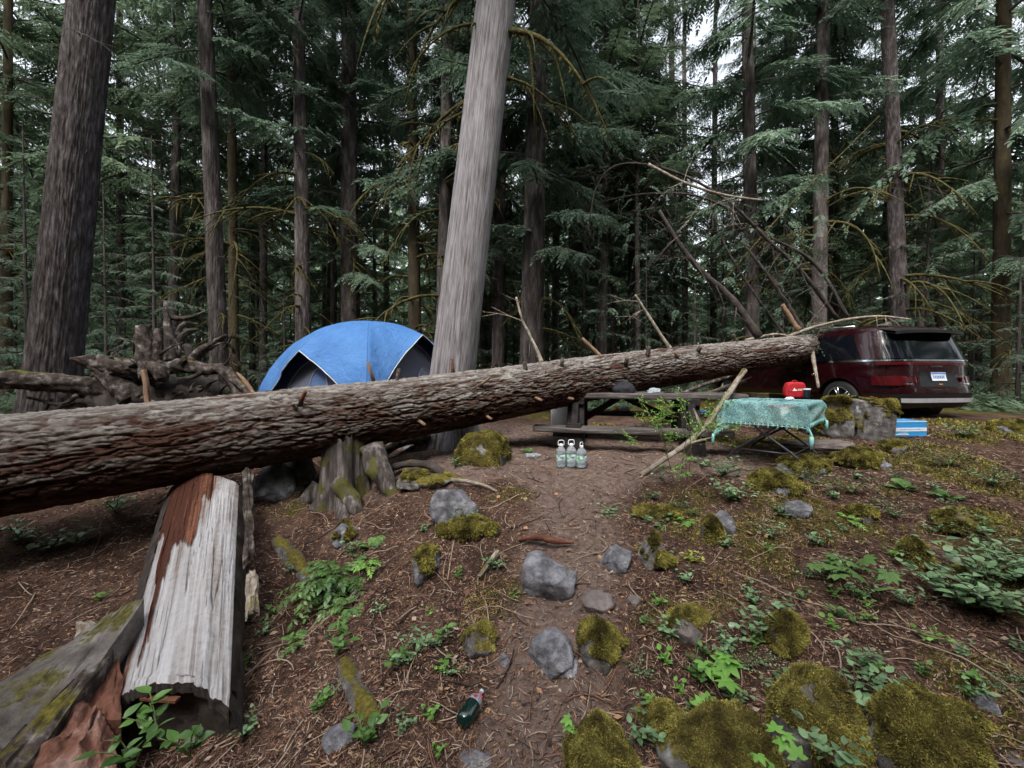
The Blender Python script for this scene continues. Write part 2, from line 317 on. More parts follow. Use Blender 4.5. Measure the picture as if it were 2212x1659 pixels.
def ground_mat():
    m, n, b = nodes('forest_floor'); L = n.links.new
    tc = N(n, 'ShaderNodeTexCoord')
    n1 = N(n, 'ShaderNodeTexNoise', Scale=2.2, Detail=8, Roughness=.7); L(tc.outputs['Object'], n1.inputs[0])
    n2 = N(n, 'ShaderNodeTexNoise', Scale=55, Detail=6, Roughness=.75); L(tc.outputs['Object'], n2.inputs[0])
    n3 = N(n, 'ShaderNodeTexVoronoi', Scale=90); L(tc.outputs['Object'], n3.inputs[0])
    r1 = ramp(n, [(.3, (.026, .016, .012)), (.5, (.085, .052, .039)), (.7, (.18, .112, .083))]); L(n1.outputs[0], r1.inputs[0])
    r2 = ramp(n, [(.3, (.35, .33, .32)), (.55, (1, 1, 1)), (.8, (1.9, 1.7, 1.55))]); L(n2.outputs[0], r2.inputs[0])
    mx = N(n, 'ShaderNodeMixRGB', blend_type='MULTIPLY'); mx.inputs[0].default_value = 1; L(r1.outputs[0], mx.inputs[1]); L(r2.outputs[0], mx.inputs[2])
    ap = N(n, 'ShaderNodeAttribute', attribute_name='p'); n5 = N(n, 'ShaderNodeTexNoise', Scale=5, Detail=6, Roughness=.7); L(tc.outputs['Object'], n5.inputs[0]); pp = N(n, 'ShaderNodeMath', operation='MULTIPLY_ADD'); L(n5.outputs[0], pp.inputs[0]); pp.inputs[1].default_value = .8; L(ap.outputs['Fac'], pp.inputs[2])
    rq = ramp(n, [(.60, (0, 0, 0)), (1.0, (1, 1, 1))]); L(pp.outputs[0], rq.inputs[0]); n6 = N(n, 'ShaderNodeTexNoise', Scale=18, Detail=8, Roughness=.75); L(tc.outputs['Object'], n6.inputs[0]); r6 = ramp(n, [(.32, (.095, .066, .055)), (.55, (.175, .128, .108)), (.72, (.25, .19, .165))]); L(n6.outputs[0], r6.inputs[0])
    mxp = N(n, 'ShaderNodeMixRGB'); L(rq.outputs[0], mxp.inputs[0]); L(mx.outputs[0], mxp.inputs[1]); L(r6.outputs[0], mxp.inputs[2]); mx = mxp
    at = N(n, 'ShaderNodeAttribute', attribute_name='h'); ad = N(n, 'ShaderNodeMath', operation='MULTIPLY_ADD'); L(n1.outputs[0], ad.inputs[0]); ad.inputs[1].default_value = .35; L(at.outputs['Fac'], ad.inputs[2])
    rm = ramp(n, [(.36, (0, 0, 0)), (.50, (1, 1, 1))]); L(ad.outputs[0], rm.inputs[0])
    mc = ramp(n, [(.3, (.03, .028, .010)), (.6, (.10, .085, .02)), (.8, (.17, .14, .03))]); L(n2.outputs[0], mc.inputs[0])
    m2 = N(n, 'ShaderNodeMixRGB'); L(rm.outputs[0], m2.inputs[0]); L(mx.outputs[0], m2.inputs[1]); L(mc.outputs[0], m2.inputs[2])
    L(m2.outputs[0], b.inputs['Base Color']); b.inputs['Roughness'].default_value = .95; b.inputs['Specular IOR Level'].default_value = .1
    bp = N(n, 'ShaderNodeBump', Strength=1.0, Distance=.02); L(n2.outputs[0], bp.inputs['Height']); L(bp.outputs[0], b.inputs['Normal'])
    return m
go = tag(gm.obj('ground', ground_mat(), attr=True), kind='structure')
pa = go.data.attributes.new('p', 'FLOAT', 'POINT'); pa.data.foreach_set('value', m_path.astype(np.float32).ravel())

# ------------------------------------------------------------------ conifer parts
def blades(p, d, n, L, W, sag=.0):          # arrays -> diamond quads
    mid = p + d * (L * .45)[:, None]; tip = p + d * L[:, None]; tip[:, 2] -= sag * L
    return np.stack([p, mid + n * W[:, None], tip, mid - n * W[:, None]], 1)
def nrm(a): return a / (np.linalg.norm(a, axis=-1, keepdims=True) + 1e-9)
def frond(p0, d, lf, k, rg, wide=.30, bl=.30):
    """flat drooping spray: rachis from p0 along d, k pairs of side blades"""
    s = (np.arange(k) + .6) / k; pt = p0 + d * (s * lf)[:, None]; pt[:, 2] -= .38 * lf * s ** 2
    perp = np.cross(d, [0, 0, 1.]); perp /= np.linalg.norm(perp) + 1e-9
    perp = perp + rg.normal(0, .18, 3); out = []; L = bl * lf * (1 - .65 * s) * rg.uniform(.75, 1.2, k)
    dd = d + np.array([0, 0, -.35])
    nn = np.cross(dd, perp); nn = nn / np.linalg.norm(nn)
    for sg in (-1, 1):
        bd = nrm(dd * .75 + sg * perp * .75 + rg.normal(0, .12, (k, 3))); wv = nrm(np.cross(bd, nn + rg.normal(0, .25, (k, 3))))
        out.append(blades(pt, bd, wv, L, L * wide * .5, .15))
    tipd = nrm((dd + np.array([0, 0, -.3]))[None]); out.append(blades(pt[-1:], tipd, nrm(np.cross(tipd, nn[None])), np.array([lf * .25]), np.array([lf * .035])))
    return np.concatenate(out)
def branch(L, rg, nf=16, k=7, droop=.5, up=.25, fl=.34, wide=.42, start=.18):
    """a bough along +X with hanging sprays; returns blade quads and the bough's centre line"""
    t = np.linspace(0, 1, 9); bend = rg.normal(0, .08)
    c = np.stack([L * t, bend * L * t ** 2, up * L * t - droop * L * t ** 2 + .12 * L * t ** 4], 1)
    out = []
    for i in range(nf):
        tt = start + (1 - start) * (i + rg.uniform(0, 1)) / nf; p = np.array([np.interp(tt, t, c[:, a]) for a in range(3)])
        for sg in (-1, 1):
            lf = fl * L ** .75 * (1.15 - .75 * tt) * rg.uniform(.7, 1.3)
            d = nrm(np.array([.55 + rg.uniform(-.2, .3), sg * rg.uniform(.6, 1), rg.uniform(-.55, .05)]))
            out.append(frond(p, d, lf, k, rg, wide))
    return np.concatenate(out), c
def crown_mesh(name, H, z0, rmax, nb, rg, nf, k, wide, mat_leaf, mat_bark, sparse_low=True, rtop=.4, power=1.0, tube=True, fl=.34, droop=.5):
    lib = [branch(1.6 + 1.6 * (i % 3) / 2, rg, nf, k, droop * rg.uniform(.6, 1.3), rg.uniform(.05, .4), wide=wide, fl=fl) for i in range(7)]
    mb = MB()
    for i in range(nb):
        u = (i + rg.uniform(0, 1)) / nb; z = z0 + (H - z0) * u ** 1.0
        r = rtop + (rmax - rtop) * (1 - u) ** power * rg.uniform(.6, 1.15)
        if u < .12: r *= .75
        qd, c = lib[rg.integers(7)]; s = r / c[-1, 0]; a = i * 2.399 + rg.uniform(-.4, .4)
        Mx = rotz(a) @ roty(rg.uniform(-.15, .2)); off = np.array([0, 0, z])
        v = (qd.reshape(-1, 3) * s) @ Mx.T + off
        mb.add(v, q=np.arange(len(v)).reshape(-1, 4), mi=0, at=np.repeat(rg.uniform(-.35, .35, len(v) // 4), 4) + rg.uniform(-.15, .15))
        if tube: mb.tube((c * s) @ Mx.T + off, np.linspace(.02, .006, 9) * (r / 2.0) + .006, 4, mi=1, cap=False)
    return mb.mesh(name, [mat_leaf, mat_bark], smooth=False, attr=True)
cr = np.random.default_rng(11)
CROWN_HI = [crown_mesh('crown', 26, 3.8, 3.9, 60, cr, 22, 10, .36, M['leaf_bg'], M['bark_dark'], power=.6, fl=.38, droop=.7) for _ in range(2)] + \
           [crown_mesh('crown', 26, 6.5, 3.4, 48, cr, 22, 10, .36, M['leaf_bg'], M['bark_dark'], power=.6, fl=.38, droop=.7)]
CROWN_MID = [crown_mesh('crown', 26, z0, 3.6, 64, cr, 18, 8, .38, M['leaf_far'], M['bark_far'], power=.6, fl=.38, droop=.7) for z0 in (3.4, 5.5, 8.0)]
CROWN_LOW = [crown_mesh('crown', 26, 3.0, 3.7, 64, cr, 13, 5, .50, M['leaf_far'], M['bark_far'], power=.6, tube=False, fl=.5, droop=.7) for _ in range(2)]
SAPLING = [crown_mesh('crown', h, .35, r, nb, cr, 9, 7, .42, M['leaf_bg'], M['bark_far'], rtop=.15) for h, r, nb in ((5.5, 1.5, 40), (3.4, 1.1, 28), (7.5, 1.8, 48))]

def mossy_branch_mesh(rg, L=1.8, thick=.028, hair=True):
    mb = MB(); n = 12; t = np.linspace(0, 1, n); w = rg.normal(0, .10, 2)
    c = np.stack([L * t * .85, w[0] * L * np.sin(3 * t), .12 * L * t - rg.uniform(.35, .75) * L * t ** 2.0], 1)
    mb.tube(c, thick * (1.15 - .9 * t), 6, noise=.5, nf=9, seed=int(rg.integers(99)))
    for i in range(6):
        k = rg.integers(2, n - 2); a = rg.uniform(-1, 1); l = L * rg.uniform(.18, .45); tt = np.linspace(0, 1, 6)
        d = np.array([rg.uniform(.2, .9), a, rg.uniform(-.9, .1)]); d /= np.linalg.norm(d)
        mb.tube(c[k] + d * (tt * l)[:, None] + np.array([0, 0, -1]) * (tt ** 2 * l * .4)[:, None], thick * .5 * (1.1 - .9 * tt), 5, noise=.5, nf=12)
    if hair:
        m = 90; k = rg.integers(0, n - 1, m); p = c[k] + (c[k + 1] - c[k]) * rg.uniform(0, 1, (m, 1))
        d = nrm(rg.normal(0, .25, (m, 3)) + np.array([0, 0, -1.])); mb.quads(blades(p, d, nrm(rg.normal(0, 1, (m, 3))), rg.uniform(.04, .12, m), np.full(m, .008)))
    return mb.mesh('mossy_branch', M['mossbr'])
MOSSY = [mossy_branch_mesh(cr) for _ in range(7)]
DEADB = []
for _ in range(5):
    mb = MB(); t = np.linspace(0, 1, 8); L = 1.6
    c = np.stack([L * t, .12 * np.sin(4 * t) * cr.normal(0, 1), -.25 * L * t ** 2 * cr.uniform(-.2, 1.4)], 1); mb.tube(c, .016 * (1.1 - t), 5)
    for i in range(9):
        k = cr.integers(1, 7); d = nrm(np.array([.5, cr.uniform(-1, 1), cr.uniform(-.7, .2)])); tt = np.linspace(0, 1, 4)[:, None]
        mb.tube(c[k] + d * tt * cr.uniform(.2, .6), .006, 4)
    DEADB.append(mb.mesh('dead_branch', M['twig_dark']))

def trunk_mesh(r0, H, top_r, mat, seg=26, sides=20, flare=.35, nz=.05, lean=(0, 0), sd=0, flute=0, at_fn=None, wob=.0):
    t = np.concatenate([np.linspace(0, .12, 8)[:-1], np.linspace(.12, 1, seg)]); z = t * H
    r = (r0 + (top_r - r0) * t) * (1 + flare * np.exp(-z / (r0 * 1.6 + .05)))
    th = np.arange(sides) * 2 * math.pi / sides
    k = 1 + nz * fbm(np.stack(np.broadcast_arrays(np.cos(th)[None] * 2 + 0 * z[:, None], np.sin(th)[None] * 2 + 0 * z[:, None], z[:, None] * .8 + 0 * th[None]), -1), 3, sd)
    k += flute * np.exp(-z / (r0 * 2.2))[:, None] * np.sin(th * 6 + sd)[None]
    x = lean[0] * t ** 1.0 + wob * np.sin(z * .5 + sd); y = lean[1] * t
    V = np.stack([x[:, None] + r[:, None] * k * np.cos(th), y[:, None] + r[:, None] * k * np.sin(th), z[:, None] + 0 * th[None]], -1)
    V[0, :, 2] -= .3
    mb = MB(); mb.grid(V, wrap=True); return mb.mesh('trunk', mat)
def cdf_height(Y): return min(32, max(12, 1.15 * Y + 6))
def rough_trunk(r0, H, top_r, mat, lean, sd, n=700, m=260, sc=7, amp=.05, zf=1.7):
    t = np.linspace(0, 1, n) ** 1.7; z = t * H; th = np.arange(m) * 2 * math.pi / m; C, S = np.cos(th), np.sin(th)
    r = (r0 + (top_r - r0) * t) * (1 + .35 * np.exp(-z / (r0 * 1.6)))
    p = np.stack(np.broadcast_arrays(C[None] * sc + 0 * z[:, None], S[None] * sc + 0 * z[:, None], z[:, None] * zf), -1); p = p + .3 * fbm(p * .6, 2, sd)[..., None]
    f = np.clip(1 - np.abs(fbm(p, 3, sd)) / .22, 0, 1); g = fbm(p * np.array([2.5, 2.5, 3.5]), 3, sd + 5)
    k = 1 + amp * (-.9 * f + .5 * g) + .04 * fbm(p * .12, 2, sd)
    V = np.stack([lean * z[:, None] + r[:, None] * k * C, r[:, None] * k * S, z[:, None] + 0 * C[None]], -1); V[0, :, 2] -= .4
    mb = MB(); mb.grid(V, wrap=True); return mb.mesh('trunk', mat)
def tree_at(px0, pxb, wpx, Y, label, mat='bark_dark', crown=None, cz=0, csc=1.0, nmoss=0, mz=(1.5, 8), ndead=6, group=None, name='conifer_tree', H=26, yb=800, sd=0, mlen=1.0):
    b = P(pxb, yb, Y); t = P(px0, 0, Y); base = on(b[0] + (b[0] - t[0]) * (b[2]) / (t[2] - b[2]) * 0, Y)
    lean = (t[0] - b[0]) / (t[2] - b[2]); base[0] = b[0] - lean * (b[2] - base[2])
    r0 = wpx * Y / F / 2 * math.cos(math.atan((pxb - CX) / F)) * .97
    root = thing(name, label, 'tree', base, 0, group)
    link('trunk', rough_trunk(r0, H, r0 * .3, M[mat], lean, sd, amp=.075 if sd else .06, sc=7 if sd else 9) if sd in (0, 1, 2, 12, 23) else trunk_mesh(r0, H, r0 * .30, M[mat], lean=(lean * H, 0), sd=sd, sides=26, seg=60, nz=.12), root)
    rg = np.random.default_rng(1000 + sd)
    if crown is not None:
        c = link('crown', crown, root, (lean * H * .5 * 0, 0, cz), rg.uniform(0, 6.28), csc)
        c.rotation_euler = (0, math.atan(lean), rg.uniform(0, 6.28)) if False else (0, 0, rg.uniform(0, 6.28)); c.location = (lean * 10, 0, cz)
    for i in range(nmoss):
        z = rg.uniform(*mz); a = rg.uniform(0, 6.28)
        link('mossy_branch', MOSSY[rg.integers(7)], root, (lean * z, 0, z), sc=mlen * rg.uniform(.6, 1.3), rot=(0, rg.uniform(-.3, .3), a))
    for i in range(ndead):
        z = rg.uniform(1.2, 9); a = rg.uniform(0, 6.28)
        link('dead_branch', DEADB[rg.integers(5)], root, (lean * z, 0, z), sc=rg.uniform(.5, 1.2), rot=(0, rg.uniform(-.2, .5), a))
    return root
H0, H1, H2 = CROWN_HI
TREES = [
 (198, 112, 138, 6.4, 'massive broad grey conifer trunk behind the dead root mass at the left edge', 'bark_big', None, 0, 1, 0),
 (442, 474, 46, 10.5, 'straight grey trunk with pale lichen flecks just right of the upturned roots', 'bark_dark', H2, 1, 1, 2),
 (645, 656, 38, 11.5, 'dark straight trunk with long drooping mossy limbs rising behind the left half of the tent', 'bark_dark', H2, 2.5, 1, 24),
 (386, 372, 28, 13.5, 'slim grey trunk seen behind the upright spike of the root mass', 'bark_dark', CROWN_MID[1], 0, 1, 3),
 (498, 506, 25, 12.5, 'thin brown trunk hung with rusty moss next to the lichen flecked trunk', 'bark_moss', CROWN_MID[2], 1, 1, 16),
 (572, 568, 20, 15, 'thin pale spotted trunk standing left of the tent', 'bark_big', CROWN_MID[2], 0, 1, 3),
 (258, 262, 24, 15, 'thin dark trunk between the massive left trunk and the root mass', 'bark_dark', CROWN_MID[0], 0, 1, 3),
 (752, 757, 46, 13, 'stout dark trunk directly behind the tent peak', 'bark_dark', H1, 0, 1, 3),
 (722, 720, 17, 17, 'narrow trunk close to the left of the stout one behind the tent peak', 'bark_far', CROWN_MID[2], 0, 1, 3),
 (888, 897, 30, 12, 'brown trunk with a skirt of mossy drooping limbs above the tent right side', 'bark_moss', H2, 3, 1, 26),
 (968, 955, 32, 11, 'blackish trunk half hidden just left of the pale leaning cedar', 'bark_dark', H2, 2, 1, 16),
 (1086, 1076, 30, 12, 'dark trunk immediately right of the pale leaning cedar', 'bark_dark', H0, 0, 1, 3),
 (1164, 1148, 54, 10.5, 'wide rough barked trunk second to the right of the pale leaning cedar', 'bark_dark', H1, 0, 1, 4),
 (1240, 1237, 22, 17, 'slim trunk behind the short snapped stick on the fallen log', 'bark_far', CROWN_MID[1], 0, 1, 5),
 (1312, 1299, 27, 14, 'straight dark trunk over the middle of the fallen log', 'bark_dark', CROWN_MID[2], 0, 1, 3),
 (1368, 1366, 24, 16, 'grey trunk above the picnic table behind a thin leaning stick', 'bark_far', CROWN_MID[1], 0, 1, 6),
 (1450, 1456, 20, 18, 'thin black trunk against the brightest patch of sky, left one of three', 'bark_dark', None, 0, 1, 2),
 (1478, 1480, 16, 20, 'thin black trunk against the brightest patch of sky, middle one of three', 'bark_dark', None, 0, 1, 2),
 (1546, 1540, 17, 19, 'thin black trunk against the brightest patch of sky, right one of three', 'bark_dark', None, 0, 1, 2),
 (1614, 1626, 36, 12, 'medium brown trunk rising behind the snapped limbs of the fallen tree', 'bark_dark', H1, 1, 1, 4),
 (1700, 1702, 21, 16, 'slim trunk between the snapped limbs and the black trunk over the van', 'bark_far', CROWN_MID[0], 0, 1, 4),
 (1778, 1768, 40, 11.5, 'near black trunk behind the front of the crushed van', 'bark_dark', H2, 1, 1, 16),
 (1802, 1808, 20, 15, 'thin forked looking trunk just right of the near black trunk over the van', 'bark_far', CROWN_MID[1], 0, 1, 4),
 (1916, 1948, 46, 11, 'grey trunk with yellow mossy limbs sweeping down above the van rear', 'bark_big', CROWN_MID[2], 3, 1, 22),
 (2030, 2030, 26, 14, 'dim trunk among dark foliage right of the van', 'bark_dark', CROWN_MID[0], 0, 1, 5),
 (2168, 2162, 48, 10.5, 'shadowy trunk at the far right edge beyond the van bumper', 'bark_moss', H0, 0, 1, 5),
 (18, 14, 32, 12, 'dark trunk at the extreme left edge beyond the massive trunk', 'bark_moss', CROWN_MID[0], 0, 1, 5),
 (1206, 1199, 18, 20, 'far slender trunk between the wide rough trunk and the snapped stick', 'bark_far', CROWN_MID[2], 0, 1, 2),
 (836, 834, 15, 21, 'far slender trunk above the tent ridge among mossy limbs', 'bark_far', CROWN_MID[2], 0, 1, 3),
]
for i, (a, b, wd, Y, lab, mt, crn, cz, cs, nm) in enumerate(TREES):
    tree_at(a, b, wd, Y, lab, mt, crn, cz, cs, nm, sd=i, mlen=1.25 if nm > 7 else 1.0, mz=(1.2, 8.5) if nm < 8 else (1.6, 7.5), yb=850 if i == 0 else 780)
# background trees: nothing tells these apart
FARL = 'slender background conifer in the crowded dark forest behind the campsite'
fr = np.random.default_rng(5); placed = []
TM = [trunk_mesh(r, 26, r * .3, M['bark_far'], seg=10, sides=10, sd=i, wob=.06) for i, r in enumerate((.08, .12, .16, .10))]
tries = 0
while len(placed) < 195 and tries < 6000:
    tries += 1; Y = 13.5 + 38 * fr.uniform(0, 1) ** 1.15; X = fr.uniform(-1.8, 1.8) * Y
    if min([abs(X - a) + abs(Y - b) for a, b in placed] + [9]) < 2.0 + Y * .015: continue
    px = CX + F * X / Y
    if 1420 < px < 1600 and Y < 21: continue                     # the bright gap
    placed.append((X, Y)); far = Y > 26
    zl = [(330, 'behind the massive left trunk and the root mass'), (640, 'in the woods left of the tent'), (940, 'in the woods behind the tent'), (1230, 'just right of the pale leaning cedar'), (1600, 'beyond the picnic table'), (1850, 'beyond the crushed front of the van'), (9999, 'beyond the rear of the van')]
    zn = next(s for a, s in zl if px < a); kd = 'far off slender conifer' if far else 'medium sized slim conifer'
    root = thing('conifer_tree', kd + ' among many alike ' + zn, 'tree', on(X, Y), fr.uniform(0, 6.28), kd.replace('conifer', 'conifers') + ' ' + zn)
    s = fr.uniform(.5, .9) if far else fr.uniform(.6, 1.1)
    link('trunk', TM[fr.integers(4)], root, sc=(1, 1, s)); link('crown', (CROWN_LOW[fr.integers(2)] if far else CROWN_MID[fr.integers(3)]), root, rz=fr.uniform(0, 6), sc=(fr.uniform(.8, 1.15),) * 2 + (s,))
SAPL = 'young feathery conifer sapling in the understorey behind the clearing'
for i, (px, Y) in enumerate([(540, 13), (615, 12), (335, 11), (230, 9.5), (1205, 11.5), (1260, 13), (1395, 12.5), (1500, 11.5), (1560, 14), (1690, 12), (1860, 12.5), (2000, 10.8), (2100, 11.5), (2200, 9), (60, 10.5), (-40, 8.5), (830, 14), (1000, 13), (1110, 15), (700, 16), (440, 15), (1745, 16), (1330, 17), (1450, 15.5), (900, 17), (160, 13), (1930, 15), (2260, 12), (1620, 15)] + [(80 + 61 * k, 17 + (k * 7) % 15) for k in range(36)]):
    p = P(px, 800, Y); zn = 'on the left behind the root mass' if px < 640 else ('behind the tent and cedar' if px < 1200 else ('behind the picnic table' if px < 1620 else 'around the van')); fs = ('bushy', 'short', 'tall')[i % 3]
    root = thing('conifer_sapling', fs + ' feathery young conifer ' + zn, 'sapling', on(p[0], Y), i * 1.7, fs + ' understorey saplings ' + zn); k = i % 3
    h = (5.5, 3.4, 7.5)[k]; link('trunk', trunk_mesh(.04 + .01 * k, h, .01, M['bark_far'], seg=8, sides=7, flare=0), root); link('crown', SAPLING[k], root)
# far wood that reads as one mass
mb = MB(); lr = np.random.default_rng(3)
for i in range(780):
    back = i >= 560; a = lr.uniform(-1.38, 1.38) if not back else lr.uniform(1.38, 4.90); d = lr.uniform(52, 75) if not back else lr.uniform(9, 30); X = d * math.sin(a) * 1.15; Y = d * math.cos(a)  # back: unseen closer trees behind the camera, added to darken reflections and foreground
    h = lr.uniform(16, 30) * (.8 if back else 1) * (.62 if .28 < a < .56 else 1); n = 170; z = lr.uniform(0, 1, n); rr = (1 - z * .85) * 3.2 * lr.uniform(.3, 1, n); th = lr.uniform(0, 6.28, n)
    p = np.stack([X + rr * np.cos(th), Y + rr * np.sin(th), float(gz(X, Y)) + z * h], 1)
    dd = nrm(np.stack([np.cos(th), np.sin(th), np.full(n, -.5)], 1) + lr.normal(0, .3, (n, 3))); L = lr.uniform(.8, 1.8, n)
    mb.quads(blades(p, dd, nrm(lr.normal(0, 1, (n, 3))), L, L * .22), at=lr.uniform(-.3, .3))
tag(mb.obj('forest_ring', M['leaf_far'], smooth=False, attr=True), 'far mass of conifers closing the view between the trunks, plus unseen ring behind camera', 'forest', kind='stuff')
# ------------------------------------------------------------------ pale leaning cedar
def cedar():
    Y = 5.9; base = P(962, 985, Y); base[2] = float(gz(base[0], Y)); b = P(978, 800, Y); t = P(1072, 0, Y)
    lean = (t[0] - b[0]) / (t[2] - b[2]); base[0] = b[0] - lean * (b[2] - base[2])
    root = thing('leaning_cedar', 'pale silvery cedar trunk leaning to the right behind the fallen log beside the tent', 'tree', base)
    H = 24; n, m = 700, 300; t = np.linspace(0, 1, n) ** 1.7; z = t * H
    rr = .325 * (1 - .02 * z) * (1 + .75 * np.exp(-z / .35)); th = np.arange(m) * 2 * math.pi / m
    C, S = np.cos(th), np.sin(th)
    p = np.stack(np.broadcast_arrays(C[None] * 15 + 0 * z[:, None], S[None] * 15 + 0 * z[:, None], z[:, None] * 1.9), -1)
    p2 = p * np.array([2.6, 2.6, 1.8])
    h = 1 - np.abs(fbm(p, 3, 3)) * 2.0; h2 = fbm(p2, 2, 8)
    hh = .6 * h + .4 * h2
    fl = np.exp(-z / .5)[:, None] * .16 * np.sin(5 * th + .6)[None]
    k = 1 + fl + .024 * hh + .02 * fbm(p * .15, 2, 5)
    V = np.stack([lean * z[:, None] + rr[:, None] * k * C, rr[:, None] * k * S + 0 * z[:, None], z[:, None] + 0 * C[None]], -1); V[0, :, 2] -= .4
    mb = MB(); mb.grid(V, wrap=True, at=np.clip(.05 + .35 * hh, -.2, .8)); mb.obj('trunk', M['bark_cedar'], root, attr=True)
    rg = np.random.default_rng(4)
    for a, r0, ln in ((2.6, .11, .9), (5.4, .09, .8), (4.1, .08, .6), (.4, .1, .8), (3.4, .07, 1.0)):       # roots
        tt = np.linspace(0, 1, 12); d = np.array([math.cos(a), math.sin(a)])
        pts = np.stack([d[0] * (.25 + ln * tt), d[1] * (.25 + ln * tt), np.zeros(12)], 1)
        pts[:, 2] = gz(pts[:, 0] + base[0], pts[:, 1] + base[1]) - base[2] + .16 * (1 - tt) ** 2 - .02
        mb = MB(); mb.tube(pts, r0 * (1.1 - .85 * tt), 10, noise=.5, nf=7, seed=int(a * 9)); mb.obj('root', M['dead'], root)
    for i, (z, a, s) in enumerate([(5.2, 2.9, 1.1), (6.1, 3.3, .9), (4.9, 3.2, .8), (5.4, .2, 1.0), (6.0, 6.0, 1.4), (6.7, 3.0, 1.2), (7.6, 3.4, 1.5)]):
        link('mossy_branch', MOSSY[i], root, (lean * z, 0, z), sc=s, rot=(0, .25, a))
    c = link('crown', CROWN_HI[2], root, (lean * 10, 0, .0), 1.0)
    return root
cedar()

